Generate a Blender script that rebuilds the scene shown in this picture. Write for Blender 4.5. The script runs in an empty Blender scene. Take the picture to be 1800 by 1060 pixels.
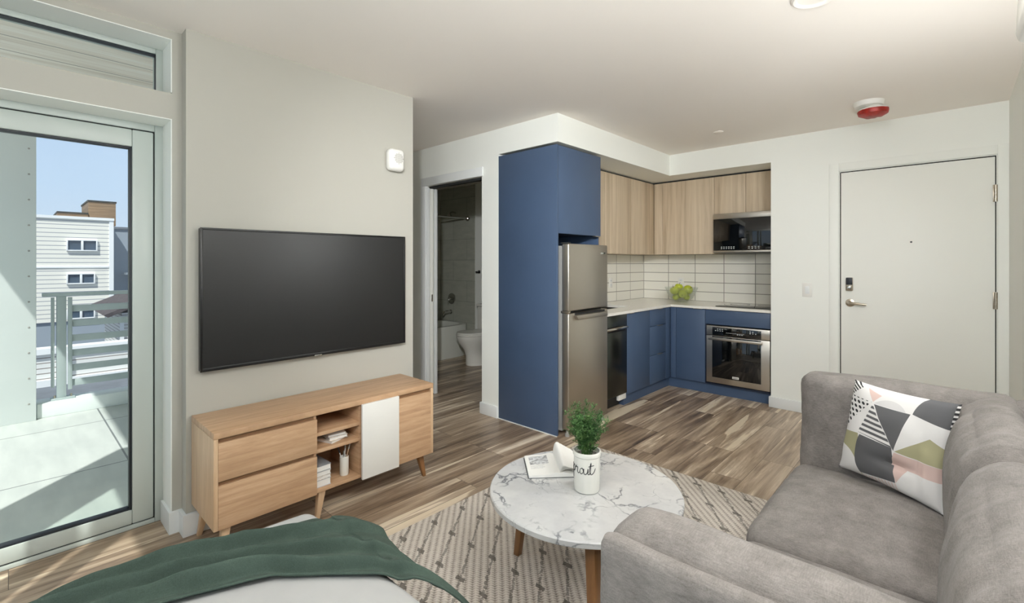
import bpy, bmesh, math, random
from mathutils import Vector, Matrix, noise
random.seed(7)
scene = bpy.context.scene
COL = scene.collection
PI = math.pi

# ------------------------------------------------------------------ materials
def lin(c):
    out = []
    for v in c:
        v = v / 255.0
        out.append(v / 12.92 if v <= 0.04045 else ((v + 0.055) / 1.055) ** 2.4)
    return tuple(out) + (1.0,)

class NT:
    def __init__(s, name):
        s.m = bpy.data.materials.new(name); s.m.use_nodes = True
        s.t = s.m.node_tree; s.n = s.t.nodes; s.l = s.t.links
        s.b = s.n['Principled BSDF']
    def node(s, typ, **kw):
        nd = s.n.new(typ)
        for k, v in kw.items(): setattr(nd, k, v)
        return nd
    def put(s, sock, v):
        if hasattr(v, 'is_output'): s.l.new(v, sock)
        elif v is not None: sock.default_value = v
    def math(s, op, a, b=None, clamp=False):
        nd = s.node('ShaderNodeMath', operation=op, use_clamp=clamp)
        s.put(nd.inputs[0], a)
        if b is not None: s.put(nd.inputs[1], b)
        return nd.outputs[0]
    def obj(s):
        return s.node('ShaderNodeTexCoord').outputs['Object']
    def uv(s):
        return s.node('ShaderNodeTexCoord').outputs['UV']
    def mapping(s, vec, scale=(1, 1, 1), rot=(0, 0, 0), loc=(0, 0, 0)):
        nd = s.node('ShaderNodeMapping'); s.put(nd.inputs[0], vec)
        nd.inputs['Scale'].default_value = scale; nd.inputs['Rotation'].default_value = rot
        nd.inputs['Location'].default_value = loc
        return nd.outputs[0]
    def noise(s, vec, scale=5, detail=4, rough=0.55, dist=0.0):
        nd = s.node('ShaderNodeTexNoise'); s.put(nd.inputs['Vector'], vec)
        nd.inputs['Scale'].default_value = scale; nd.inputs['Detail'].default_value = detail
        nd.inputs['Roughness'].default_value = rough; nd.inputs['Distortion'].default_value = dist
        return nd.outputs['Fac']
    def ramp(s, fac, stops, interp='LINEAR'):
        nd = s.node('ShaderNodeValToRGB'); s.put(nd.inputs[0], fac)
        r = nd.color_ramp; r.interpolation = interp
        while len(r.elements) < len(stops): r.elements.new(0.5)
        for e, (p, c) in zip(r.elements, stops):
            e.position = p; e.color = c if len(c) == 4 else lin(c)
        return nd.outputs[0]
    def mix(s, fac, a, b, blend='MIX'):
        nd = s.node('ShaderNodeMix', data_type='RGBA', blend_type=blend)
        s.put(nd.inputs[0], fac); s.put(nd.inputs[6], a); s.put(nd.inputs[7], b)
        return nd.outputs[2]
    def sep(s, vec):
        nd = s.node('ShaderNodeSeparateXYZ'); s.put(nd.inputs[0], vec); return nd.outputs
    def comb(s, x, y, z=0.0):
        nd = s.node('ShaderNodeCombineXYZ')
        s.put(nd.inputs[0], x); s.put(nd.inputs[1], y); s.put(nd.inputs[2], z)
        return nd.outputs[0]
    def bump(s, h, strength=0.2, dist=0.01):
        nd = s.node('ShaderNodeBump'); s.put(nd.inputs['Height'], h)
        nd.inputs['Strength'].default_value = strength; nd.inputs['Distance'].default_value = dist
        s.l.new(nd.outputs[0], s.b.inputs['Normal'])
    def set(s, color=None, rough=None, metal=None, **kw):
        if color is not None: s.put(s.b.inputs['Base Color'], color)
        if rough is not None: s.put(s.b.inputs['Roughness'], rough)
        if metal is not None: s.put(s.b.inputs['Metallic'], metal)
        for k, v in kw.items(): s.put(s.b.inputs[k.replace('_', ' ')], v)
        return s.m

def plain(name, c, rough=0.5, metal=0.0, var=0.0, vs=6.0, **kw):
    t = NT(name)
    col = lin(c)
    if var:
        n = t.noise(t.obj(), vs, 3)
        hi = tuple(min(255, x * (1 + var)) for x in c); lo = tuple(x * (1 - var) for x in c)
        col = t.ramp(n, [(0.3, lo), (0.7, hi)])
    return t.set(col, rough, metal, **kw)

def paint(name, c, rough=0.85):
    t = NT(name)
    n = t.noise(t.obj(), 260, 2)
    t.bump(n, 0.03, 0.002)
    return t.set(lin(c), rough)

M = {}
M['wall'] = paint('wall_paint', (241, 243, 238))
M['wall_tv'] = paint('shaded_wall_paint', (178, 176, 167))  # same wall paint made greyer, shade on these walls put into the colour
M['ceil'] = paint('ceiling_paint', (246, 240, 233), 0.95)
M['trim'] = plain('trim_paint', (230, 233, 233), 0.45)
M['pvc'] = plain('window_frame_plastic', (188, 196, 191), 0.35)
M['door'] = plain('door_paint', (240, 241, 235), 0.55)
M['gap'] = plain('shadow_gap_rubber', (40, 42, 42), 0.8)
M['black'] = plain('black_plastic', (12, 12, 13), 0.35)
M['gasket'] = plain('black_gasket', (26, 32, 40), 0.5)
M['white'] = plain('white_plastic', (232, 231, 226), 0.4)
M['grille'] = plain('grille_grey', (160, 158, 152), 0.6)
M['steel'] = plain('brushed_steel', (196, 190, 180), 0.36, 1.0)
M['chrome'] = plain('chrome', (200, 200, 196), 0.12, 1.0)
M['nickel'] = plain('satin_nickel', (190, 180, 164), 0.28, 1.0)
M['blue'] = plain('navy_laminate', (69, 88, 116), 0.42, var=0.03, vs=2)
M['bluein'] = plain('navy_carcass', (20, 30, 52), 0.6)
M['quartz'] = plain('white_quartz', (236, 234, 226), 0.18, var=0.015, vs=40)
M['glassblack'] = plain('black_glass', (8, 10, 12), 0.04, Specular_IOR_Level=0.8)
M['mark'] = plain('control_mark_white', (190, 195, 195), 0.5)
M['ceramic'] = plain('white_ceramic', (234, 233, 226), 0.12)
M['tub'] = plain('white_enamel', (226, 228, 220), 0.2)
M['tvscreen'] = plain('matte_screen', (20, 20, 20), 0.36, var=0.08, vs=3)
M['red'] = plain('red_dust_cap', (156, 30, 18), 0.45, var=0.15, vs=30)
M['legwood'] = None
M['applegreen'] = plain('green_apple_skin', (186, 198, 58), 0.3, var=0.08, vs=14)
M['stem'] = plain('brown_stem', (92, 70, 40), 0.8)
M['sheet'] = plain('white_cotton', (174, 174, 173), 0.95, var=0.012, vs=9)
M['page'] = plain('paper_page', (236, 235, 231), 0.8)
M['cover'] = plain('grey_book_cover', (96, 98, 100), 0.6)
M['ink'] = plain('black_ink', (28, 30, 34), 0.6)
M['photo'] = plain('printed_grey', (176, 177, 178), 0.7, var=0.3, vs=60)
M['soil'] = plain('grey_soil', (120, 116, 110), 0.95, var=0.35, vs=120)
M['rail'] = plain('galvanised_rail_paint', (178, 190, 190), 0.5)
M['bal'] = plain('balcony_white_cladding', (226, 232, 230), 0.6)
M['asphalt'] = plain('asphalt', (92, 96, 104), 0.9, var=0.1, vs=1.5)
M['roofgrey'] = plain('grey_roofing', (112, 118, 128), 0.9, var=0.06, vs=2)
M['winglass'] = plain('dark_window_glass', (70, 86, 104), 0.08)
M['bgrey'] = plain('grey_render', (150, 160, 172), 0.9)
M['bwhite'] = plain('white_building_trim', (236, 238, 240), 0.7)
M['sink'] = plain('sink_steel', (120, 118, 112), 0.35, 1.0)

def glass(name, tint=(1, 1, 1), gloss=0.06):
    t = NT(name)
    tr = t.node('ShaderNodeBsdfTransparent'); tr.inputs[0].default_value = tint + (1,)
    gl = t.node('ShaderNodeBsdfGlossy'); gl.inputs['Roughness'].default_value = 0.02
    lw = t.node('ShaderNodeLayerWeight'); lw.inputs[0].default_value = 0.5
    f = t.math('MULTIPLY', t.math('POWER', lw.outputs['Facing'], 4.0), 0.45)
    f = t.math('ADD', f, gloss * 0.3, True)
    mx = t.node('ShaderNodeMixShader'); t.l.new(f, mx.inputs[0])
    t.l.new(tr.outputs[0], mx.inputs[1]); t.l.new(gl.outputs[0], mx.inputs[2])
    t.l.new(mx.outputs[0], t.n['Material Output'].inputs[0])
    return t.m
M['glass'] = glass('window_glass', (0.96, 0.985, 0.97))
M['bowlglass'] = glass('clear_bowl_glass', (0.95, 0.97, 0.96), 0.5)

def wood(name, stops, stretch, scale=2.2, rough=0.45, fine=0.25, bumpv=0.05):
    """grain: noise squeezed by the stretch vector"""
    t = NT(name)
    v = t.mapping(t.obj(), stretch)
    a = t.noise(v, scale, 5, 0.6, 0.6)
    b = t.noise(t.mapping(t.obj(), tuple(x * 4 for x in stretch)), scale * 2, 3, 0.6)
    f = t.math('ADD', t.math('MULTIPLY', a, 1 - fine), t.math('MULTIPLY', b, fine))
    t.bump(b, bumpv, 0.002)
    return t.set(t.ramp(f, stops), rough)
OAKS = [(0.3, (168, 134, 103)), (0.5, (192, 157, 123)), (0.7, (208, 175, 142))]
M['oak_front'] = wood('oak_grain_front', OAKS, (1, 0.9, 14), 3.0)
M['oak_top'] = wood('oak_grain_top', OAKS, (14, 0.9, 1), 3.0)
M['oak_side'] = wood('oak_grain_side', [(0.3, (186, 154, 120)), (0.5, (202, 171, 137)), (0.7, (214, 184, 151))], (14, 14, 1.0), 3.0)
M['oak_groove'] = wood('oak_groove', [(0.3, (112, 82, 56)), (0.7, (134, 100, 70))], (1, 1, 10), 3.0)
M['legwood'] = wood('walnut_leg', [(0.3, (122, 84, 50)), (0.7, (150, 108, 68))], (9, 9, 0.8), 4.0)
M['upper'] = wood('ash_laminate', [(0.32, (172, 154, 130)), (0.48, (200, 182, 157)), (0.66, (214, 198, 174))], (7, 7, 0.25), 2.6, 0.5, 0.2, 0.02)
M['cedar'] = wood('cedar_cladding', [(0.3, (104, 82, 60)), (0.5, (132, 106, 80)), (0.7, (156, 130, 102))], (0.4, 0.5, 9), 0.6, 0.7)
def soffit_mat():
    t = NT('soffit_boards')
    x, y, z = t.sep(t.obj())
    a = t.noise(t.mapping(t.obj(), (9, 0.5, 1)), 2.0, 5, 0.6)
    col = t.ramp(a, [(0.3, (222, 208, 192)), (0.5, (244, 233, 220)), (0.7, (252, 246, 238))])
    fr = t.math('FRACT', t.math('DIVIDE', t.math('ADD', x, 20.29), 0.29))
    line = t.math('LESS_THAN', t.math('ABSOLUTE', t.math('SUBTRACT', fr, 0.5)), 0.012)
    return t.set(t.mix(line, col, lin((70, 66, 62))), 0.7)
M['soffit'] = soffit_mat()

def floor_mat():
    t = NT('wood_plank_floor')
    x, y, z = t.sep(t.obj())
    v = t.comb(y, x, 0)
    br = t.node('ShaderNodeTexBrick'); t.l.new(v, br.inputs['Vector'])
    br.offset = 0.37; br.offset_frequency = 3; br.squash = 1
    br.inputs['Color1'].default_value = (0, 0, 0, 1); br.inputs['Color2'].default_value = (1, 1, 1, 1)
    br.inputs['Mortar'].default_value = (0.5, 0.5, 0.5, 1)
    br.inputs['Scale'].default_value = 1.0; br.inputs['Mortar Size'].default_value = 0.0012
    br.inputs['Mortar Smooth'].default_value = 0.1
    br.inputs['Brick Width'].default_value = 1.15; br.inputs['Row Height'].default_value = 0.185
    rnd = br.outputs['Color']
    off = t.math('MULTIPLY', rnd, 43.0)
    va = t.comb(t.math('ADD', t.math('MULTIPLY', y, 0.5), off), t.math('ADD', t.math('MULTIPLY', x, 6.0), off), 0)
    a = t.noise(va, 1.7, 6, 0.6, 0.8)
    vb = t.comb(t.math('MULTIPLY', y, 1.6), t.math('ADD', t.math('MULTIPLY', x, 42), off), off)
    b = t.noise(vb, 1.6, 4, 0.6)
    f = t.math('ADD', t.math('MULTIPLY', a, 0.78), t.math('MULTIPLY', b, 0.22))
    f = t.math('ADD', f, t.math('MULTIPLY', t.math('SUBTRACT', rnd, 0.5), 0.12))
    col = t.ramp(f, [(0.30, (84, 70, 57)), (0.40, (124, 105, 87)), (0.485, (158, 138, 117)), (0.56, (182, 163, 141)), (0.61, (204, 187, 165)), (0.655, (234, 220, 199))])
    # pale sapwood streaks running along a plank
    vc = t.comb(t.math('ADD', t.math('MULTIPLY', y, 0.36), off), t.math('ADD', t.math('MULTIPLY', x, 5.0), t.math('MULTIPLY', off, 1.7)), 3.0)
    c = t.noise(vc, 1.9, 4, 0.5, 0.5)
    sap = t.ramp(c, [(0.60, (0, 0, 0, 1)), (0.635, (1, 1, 1, 1))])
    col = t.mix(t.math('MULTIPLY', sap, 0.85), col, lin((232, 217, 192)))
    col = t.mix(br.outputs['Fac'], col, lin((66, 54, 44)))
    t.bump(f, 0.06, 0.003)
    return t.set(col, t.math('ADD', t.math('MULTIPLY', a, 0.16), 0.26))
M['floor'] = floor_mat()

def tile_mat(name, c1, grout, w, h, z0, u0, horiz, rough, var=0.02, rowoff=0.0, mort=0.004):
    t = NT(name)
    x, y, z = t.sep(t.obj())
    u = x if horiz == 'x' else y
    v = t.comb(t.math('SUBTRACT', u, u0), t.math('SUBTRACT', z, z0), 0)
    br = t.node('ShaderNodeTexBrick'); t.l.new(v, br.inputs['Vector'])
    br.offset = rowoff; br.squash = 1
    br.inputs['Color1'].default_value = lin(tuple(k * (1 - var) for k in c1)); br.inputs['Color2'].default_value = lin(c1)
    br.inputs['Mortar'].default_value = lin(grout); br.inputs['Scale'].default_value = 1
    br.inputs['Mortar Size'].default_value = mort; br.inputs['Mortar Smooth'].default_value = 0.2
    br.inputs['Brick Width'].default_value = w; br.inputs['Row Height'].default_value = h
    col = br.outputs['Color']
    if rough > 0.3:
        n = t.noise(t.mapping(t.obj(), (2, 2, 7)), 3, 4)
        col = t.mix(0.35, col, t.ramp(n, [(0.3, tuple(k * 0.88 for k in c1)), (0.7, tuple(min(255, k * 1.08) for k in c1))]))
    t.bump(t.math('SUBTRACT', 1.0, br.outputs['Fac']), 0.25, 0.003)
    return t.set(col, rough)
M['splash_x'] = tile_mat('white_wall_tile_rear', (240, 238, 229), (150, 147, 140), 0.322, 0.107, 0.876, -2.812, 'x', 0.14)
M['splash_y'] = tile_mat('white_wall_tile_side', (240, 238, 229), (150, 147, 140), 0.322, 0.107, 0.876, 5.432, 'y', 0.14)
M['bathtile_x'] = tile_mat('grey_bath_tile_end', (182, 184, 172), (124, 126, 118), 0.61, 0.305, 0.44, -5.78, 'x', 0.35, 0.05, 0.5)
M['bathtile_y'] = tile_mat('grey_bath_tile_side', (182, 184, 172), (124, 126, 118), 0.61, 0.305, 0.44, 4.57, 'y', 0.35, 0.05, 0.5)

def paver_mat():
    t = NT('porcelain_pavers')
    x, y, z = t.sep(t.obj())
    br = t.node('ShaderNodeTexBrick')
    t.l.new(t.comb(t.math('ADD', x, 5.37 + 12), t.math('SUBTRACT', y, 0.57 - 12), 0), br.inputs['Vector'])
    br.offset = 0; br.inputs['Scale'].default_value = 1; br.inputs['Mortar Size'].default_value = 0.006
    br.inputs['Brick Width'].default_value = 1.2; br.inputs['Row Height'].default_value = 1.2
    br.inputs['Color1'].default_value = lin((196, 202, 198)); br.inputs['Color2'].default_value = lin((204, 208, 204))
    br.inputs['Mortar'].default_value = lin((60, 66, 74))
    n = t.noise(t.mapping(t.obj(), (1.2, 5, 1)), 2, 5)
    col = t.mix(0.3, br.outputs['Color'], t.ramp(n, [(0.35, (174, 180, 180)), (0.65, (216, 220, 216))]))
    return t.set(col, 0.6)
M['paver'] = paver_mat()

def siding_mat(name, c, step, dark):
    t = NT(name)
    x, y, z = t.sep(t.obj())
    fr = t.math('FRACT', t.math('DIVIDE', t.math('ADD', z, 40), step))
    line = t.math('LESS_THAN', fr, 0.16)
    t.bump(fr, 0.12, step * 0.1)
    return t.set(t.mix(line, lin(c), lin(dark)), 0.7)
M['siding'] = siding_mat('white_lap_siding', (238, 235, 226), 0.235, (150, 154, 164))
M['siding_small'] = siding_mat('white_lap_siding_fine', (226, 226, 224), 0.11, (128, 120, 112))
M['shingle'] = plain('brown_shingle', (78, 72, 76), 0.95, var=0.2, vs=9)

def marble_mat():
    t = NT('white_marble')
    o = t.obj()
    warp = t.noise(o, 5.0, 5, 0.6)
    wv = t.node('ShaderNodeVectorMath', operation='SCALE'); 
    nz = t.node('ShaderNodeTexNoise'); t.l.new(o, nz.inputs['Vector']); nz.inputs['Scale'].default_value = 7; nz.inputs['Detail'].default_value = 5
    t.l.new(nz.outputs['Color'], wv.inputs[0]); wv.inputs['Scale'].default_value = 0.24
    add = t.node('ShaderNodeVectorMath', operation='ADD'); t.l.new(o, add.inputs[0]); t.l.new(wv.outputs[0], add.inputs[1])
    def veins(scale, w0, w1):
        vo = t.node('ShaderNodeTexVoronoi', feature='DISTANCE_TO_EDGE'); t.l.new(add.outputs[0], vo.inputs['Vector'])
        vo.inputs['Scale'].default_value = scale
        return t.ramp(vo.outputs['Distance'], [(w0, (1, 1, 1, 1)), (w1, (0, 0, 0, 1))])
    v1 = veins(6.5, 0.006, 0.045); v2 = veins(13, 0.004, 0.03)
    patch = t.ramp(t.noise(o, 6.5, 3, 0.6), [(0.46, (0, 0, 0, 1)), (0.62, (1, 1, 1, 1))])
    patch2 = t.ramp(t.noise(t.mapping(o, (1, 1, 1), loc=(3, 7, 1)), 9, 3, 0.6), [(0.5, (0, 0, 0, 1)), (0.66, (1, 1, 1, 1))])
    cloud = t.ramp(t.noise(o, 4, 5, 0.65), [(0.35, (190, 190, 191)), (0.65, (210, 210, 208))])
    c = t.mix(t.math('MULTIPLY', t.math('MULTIPLY', v1, patch), 0.85), cloud, lin((96, 98, 104)))
    c = t.mix(t.math('MULTIPLY', t.math('MULTIPLY', v2, patch2), 0.6), c, lin((120, 122, 128)))
    return t.set(c, 0.12)
M['marble'] = marble_mat()

def fabric(name, lo, hi, scale=14, weave=520, bump=0.25, rough=0.95, sheen=0.06):
    t = NT(name)
    o = t.obj()
    big = t.noise(o, scale, 5, 0.65)
    w1 = t.noise(t.mapping(o, (1, 0.12, 1)), weave, 2); w2 = t.noise(t.mapping(o, (0.12, 1, 0.4)), weave, 2)
    wv = t.math('ADD', w1, w2)
    f = t.math('ADD', t.math('MULTIPLY', big, 0.45), t.math('MULTIPLY', wv, 0.28))
    t.bump(wv, bump, 0.003)
    t.set(t.ramp(f, [(0.36, lo), (0.64, hi)]), rough, Sheen_Weight=sheen)
    return t.m
M['sofa'] = fabric('taupe_woven_upholstery', (102, 97, 93), (143, 137, 133))
M['throw'] = fabric('dark_green_cotton', (50, 65, 57), (70, 86, 77), 9, 640, 0.12, 0.95, 0.0)

def rug_mat():
    t = NT('cream_braided_rug')
    x, y, z = t.sep(t.obj())
    n1 = t.noise(t.obj(), 60, 2)
    # dark broken lines along d=(0.6,-0.8), 11 cm apart, with knots
    nx = t.math('ADD', t.math('MULTIPLY', x, 0.8), t.math('MULTIPLY', y, 0.6))
    ty = t.math('SUBTRACT', t.math('MULTIPLY', x, 0.6), t.math('MULTIPLY', y, 0.8))
    jit = t.math('MULTIPLY', t.math('SUBTRACT', t.noise(t.obj(), 45, 2), 0.5), 0.02)
    fs = t.math('FRACT', t.math('DIVIDE', t.math('ADD', t.math('ADD', nx, jit), 20 - 0.769 + 0.055), 0.11))
    ds = t.math('ABSOLUTE', t.math('SUBTRACT', fs, 0.5))
    broken = t.math('GREATER_THAN', t.noise(t.mapping(t.obj(), (30, 60, 1)), 1.6, 2), 0.40)
    line = t.math('MULTIPLY', t.math('LESS_THAN', ds, 0.05), broken)
    # knots sit on rows of constant y
    fy = t.math('FRACT', t.math('DIVIDE', t.math('ADD', t.math('ADD', y, jit), 20 - 2.761 + 0.0925), 0.187))
    dy = t.math('ABSOLUTE', t.math('SUBTRACT', fy, 0.5))
    knot = t.math('MULTIPLY', t.math('LESS_THAN', ds, 0.16), t.math('LESS_THAN', dy, 0.055))
    dark = t.math('MAXIMUM', t.math('MULTIPLY', line, 0.62), t.math('MULTIPLY', knot, 0.8))
    # braid cords
    u = t.math('ADD', t.math('MULTIPLY', x, 0.70), t.math('MULTIPLY', y, 0.71))
    w = t.math('SUBTRACT', t.math('MULTIPLY', y, 0.70), t.math('MULTIPLY', x, 0.71))
    cord = t.math('ABSOLUTE', t.math('SUBTRACT', t.math('FRACT', t.math('DIVIDE', t.math('ADD', u, 20), 0.030)), 0.5))
    twist = t.math('FRACT', t.math('DIVIDE', t.math('ADD', t.math('ADD', w, 20), t.math('MULTIPLY', cord, 0.02)), 0.0135))
    twist = t.math('ABSOLUTE', t.math('SUBTRACT', twist, 0.5))
    h = t.math('ADD', t.math('MULTIPLY', t.math('SUBTRACT', 0.5, cord), 1.2), t.math('MULTIPLY', twist, 0.9))
    base = t.ramp(t.math('ADD', t.math('MULTIPLY', h, 0.75), t.math('MULTIPLY', n1, 0.35)), [(0.2, (140, 130, 120)), (0.45, (200, 190, 180)), (0.75, (228, 221, 212))])
    t.bump(h, 0.6, 0.008)
    return t.set(t.mix(dark, base, lin((92, 86, 78))), 0.95)
M['rug'] = rug_mat()

def foliage_mat():
    t = NT('fern_green')
    n = t.noise(t.obj(), 26, 2)
    t.set(t.ramp(n, [(0.3, (40, 74, 36)), (0.5, (68, 108, 54)), (0.72, (112, 146, 84))]), 0.6, Subsurface_Weight=0.0)
    return t.m
M['fern'] = foliage_mat()

def pillow_mat():
    t = NT('geometric_print_cotton')
    u, v, _ = t.sep(t.uv())
    def poly(pts):
        cx = sum(p[0] for p in pts) / len(pts); cy = sum(p[1] for p in pts) / len(pts)
        m = None
        for i in range(len(pts)):
            (x0, y0), (x1, y1) = pts[i], pts[(i + 1) % len(pts)]
            a, b = y1 - y0, -(x1 - x0); c = -(a * x0 + b * y0)
            if a * cx + b * cy + c < 0: a, b, c = -a, -b, -c
            e = t.math('ADD', t.math('MULTIPLY', u, a), t.math('ADD', t.math('MULTIPLY', v, b), c))
            e = t.math('GREATER_THAN', e, 0.0)
            m = e if m is None else t.math('MULTIPLY', m, e)
        return m
    def circle(cx, cy, r):
        du = t.math('SUBTRACT', u, cx); dv = t.math('SUBTRACT', v, cy)
        d = t.math('SQRT', t.math('ADD', t.math('MULTIPLY', du, du), t.math('MULTIPLY', dv, dv)))
        return t.math('LESS_THAN', d, r)
    AND = lambda a, b: t.math('MULTIPLY', a, b)
    def stripes(coef, period, duty):
        e = t.math('ADD', t.math('MULTIPLY', u, coef[0]), t.math('MULTIPLY', v, coef[1]))
        return t.math('LESS_THAN', t.math('FRACT', t.math('DIVIDE', t.math('ADD', e, 10), period)), duty)
    W = lin((226, 224, 222)); G = lin((92, 92, 94)); K = lin((166, 162, 128)); P = lin((214, 188, 180)); LG = lin((206, 204, 203)); B = lin((44, 44, 46)); PS = lin((222, 202, 196))
    c = W
    def lay(mask, colr):
        nonlocal c
        c = t.mix(mask, c, colr)
    lay(poly([(-.1, 1.1), (.14, .96), (-.02, .80)]), t.mix(stripes((0.55, 1.0), .035, .5), W, B))
    # dots
    d1 = t.math('SUBTRACT', t.math('FRACT', t.math('DIVIDE', t.math('ADD', t.math('ADD', u, t.math('MULTIPLY', v, 0.5)), 5), .058)), .5)
    d2 = t.math('SUBTRACT', t.math('FRACT', t.math('DIVIDE', t.math('ADD', v, 5), .052)), .5)
    dd = t.math('ADD', t.math('MULTIPLY', d1, d1), t.math('MULTIPLY', d2, d2))
    lay(AND(poly([(-.05, .85), (.29, .84), (.03, .50), (-.05, .45)]), t.math('LESS_THAN', dd, .10)), B)
    lay(AND(poly([(-.05, .44), (.215, .468), (.30, .0), (-.05, .0)]), t.math('SUBTRACT', 1.0, circle(-.03, -.02, .32))), K)
    lay(AND(poly([(.12, .47), (.588, .44), (.635, .098), (.27, .045), (.12, .05)]), circle(.62, .29, .42)), G)
    lay(poly([(.305, .822), (.211, .484), (.588, .44)]), t.mix(stripes((.08, 1.0), .054, .5), W, G))
    lay(poly([(.318, .826), (.675, .822), (.606, .418)]), G)
    lay(AND(poly([(.309, .834), (.42, .95), (.60, .90), (.675, .822)]), circle(.47, .70, .205)), LG)
    lay(poly([(.20, .97), (.36, .93), (.30, .845)]), P)
    lay(AND(poly([(.675, .83), (.70, 1.1), (1.1, 1.1), (1.1, .72)]), circle(1.0, .83, .31)), G)
    lay(poly([(.615, .414), (.876, .632), (1.1, .50), (1.1, .385)]), K)
    lay(poly([(.613, .404), (1.1, .385), (1.1, .26), (.57, .262)]), P)
    lay(poly([(.591, .268), (.72, .262), (.641, .101)]), P)
    lay(poly([(.30, .035), (.635, .095), (.672, -.05), (.30, -.05)]), t.mix(stripes((1.0, 0.2), .034, .5), W, PS))
    lay(AND(poly([(.955, .99), (1.05, .99), (1.05, .76), (.925, .77)]), t.math('GREATER_THAN', u, .982)), t.mix(stripes((0, 1.0), .045, .55), W, B))
    t.bump(t.noise(t.obj(), 600, 2), 0.15, 0.002)
    return t.set(c, 0.9)
M['pillow'] = pillow_mat()

# ------------------------------------------------------------------ mesh helpers
def new(): return bmesh.new()

def merge(bm, other):
    me = bpy.data.meshes.new('tmp'); other.to_mesh(me); other.free()
    bm.from_mesh(me); bpy.data.meshes.remove(me)

def box(bm, x0, x1, y0, y1, z0, z1, bev=0.0, seg=2, mat=None):
    b = bmesh.new()
    bmesh.ops.create_cube(b, size=1.0)
    bmesh.ops.scale(b, vec=(x1 - x0, y1 - y0, z1 - z0), verts=b.verts)
    bmesh.ops.translate(b, vec=((x0 + x1) / 2, (y0 + y1) / 2, (z0 + z1) / 2), verts=b.verts)
    if bev > 0:
        bev = min(bev, 0.49 * min(x1 - x0, y1 - y0, z1 - z0))
        bmesh.ops.bevel(b, geom=list(b.edges), offset=bev, segments=seg, profile=0.5, affect='EDGES')
    if mat is not None: bmesh.ops.transform(b, matrix=mat, verts=b.verts)
    merge(bm, b); return bm

def B(*a, **k): return box(new(), *a, **k)

def lathe(bm, prof, n=32, c=(0, 0, 0), sx=1.0, sy=1.0, mat=None):
    b = bmesh.new(); rings = []
    for r, z in prof:
        if r < 1e-6: rings.append([b.verts.new((0, 0, z))])
        else: rings.append([b.verts.new((r * sx * math.cos(2 * PI * i / n), r * sy * math.sin(2 * PI * i / n), z)) for i in range(n)])
    for a, q in zip(rings, rings[1:]):
        for i in range(n):
            j = (i + 1) % n
            if len(a) == 1 and len(q) == 1: continue
            if len(a) == 1: b.faces.new((a[0], q[j], q[i]))
            elif len(q) == 1: b.faces.new((a[i], a[j], q[0]))
            else: b.faces.new((a[i], a[j], q[j], q[i]))
    if mat is not None: bmesh.ops.transform(b, matrix=mat, verts=b.verts)
    bmesh.ops.translate(b, vec=c, verts=b.verts)
    bmesh.ops.recalc_face_normals(b, faces=b.faces)
    merge(bm, b); return bm

def tube(bm, pts, r, n=10, r1=None, cap=True):
    pts = [Vector(p) for p in pts]; b = bmesh.new(); rings = []
    up = Vector((0, 0, 1))
    for i, p in enumerate(pts):
        d = (pts[min(i + 1, len(pts) - 1)] - pts[max(i - 1, 0)]).normalized()
        a = d.cross(up if abs(d.dot(up)) < 0.95 else Vector((1, 0, 0))).normalized(); c = d.cross(a)
        rr = r if r1 is None else r + (r1 - r) * i / (len(pts) - 1)
        rings.append([b.verts.new(p + a * rr * math.cos(2 * PI * k / n) + c * rr * math.sin(2 * PI * k / n)) for k in range(n)])
    for A, Q in zip(rings, rings[1:]):
        for k in range(n):
            b.faces.new((A[k], A[(k + 1) % n], Q[(k + 1) % n], Q[k]))
    if cap:
        b.faces.new(rings[0][::-1]); b.faces.new(rings[-1])
    bmesh.ops.recalc_face_normals(b, faces=b.faces)
    merge(bm, b); return bm

def leg(bm, p0, p1, a0, a1, b0=None, b1=None):
    """tapered square leg from p0 (half width a0) down to p1 (half width a1)"""
    b0 = b0 or a0; b1 = b1 or a1
    b = bmesh.new(); rings = []
    for p, a, q in ((p0, a0, b0), (p1, a1, b1)):
        rings.append([b.verts.new((p[0] + sx * a, p[1] + sy * q, p[2])) for sx, sy in ((-1, -1), (1, -1), (1, 1), (-1, 1))])
    for k in range(4): b.faces.new((rings[0][k], rings[0][(k + 1) % 4], rings[1][(k + 1) % 4], rings[1][k]))
    b.faces.new(rings[0]); b.faces.new(rings[1][::-1])
    bmesh.ops.recalc_face_normals(b, faces=b.faces)
    bmesh.ops.bevel(b, geom=list(b.edges), offset=min(a0, a1) * 0.25, segments=2, profile=0.5, affect='EDGES')
    merge(bm, b); return bm

def prism(bm, pts, axis, a0, a1, bev=0.0):
    """extrude a 2D polygon along an axis"""
    b = bmesh.new()
    def P(p, a):
        if axis == 'z': return (p[0], p[1], a)
        if axis == 'y': return (p[0], a, p[1])
        return (a, p[0], p[1])
    lo = [b.verts.new(P(p, a0)) for p in pts]; hi = [b.verts.new(P(p, a1)) for p in pts]
    b.faces.new(lo); b.faces.new(hi)
    for i in range(len(pts)):
        j = (i + 1) % len(pts); b.faces.new((lo[i], lo[j], hi[j], hi[i]))
    bmesh.ops.recalc_face_normals(b, faces=b.faces)
    if bev: bmesh.ops.bevel(b, geom=list(b.edges), offset=bev, segments=2, profile=0.5, affect='EDGES')
    merge(bm, b); return bm

def ring_frame(bm, x0, x1, ya, yb, za, zb, w, bev=0.004, wb=None):
    """rectangular frame in the y-z plane"""
    wb = wb or w
    box(bm, x0, x1, ya, ya + w, za, zb, bev); box(bm, x0, x1, yb - w, yb, za, zb, bev)
    box(bm, x0, x1, ya + w, yb - w, zb - w, zb, bev); box(bm, x0, x1, ya + w, yb - w, za, za + wb, bev)
    return bm

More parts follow.
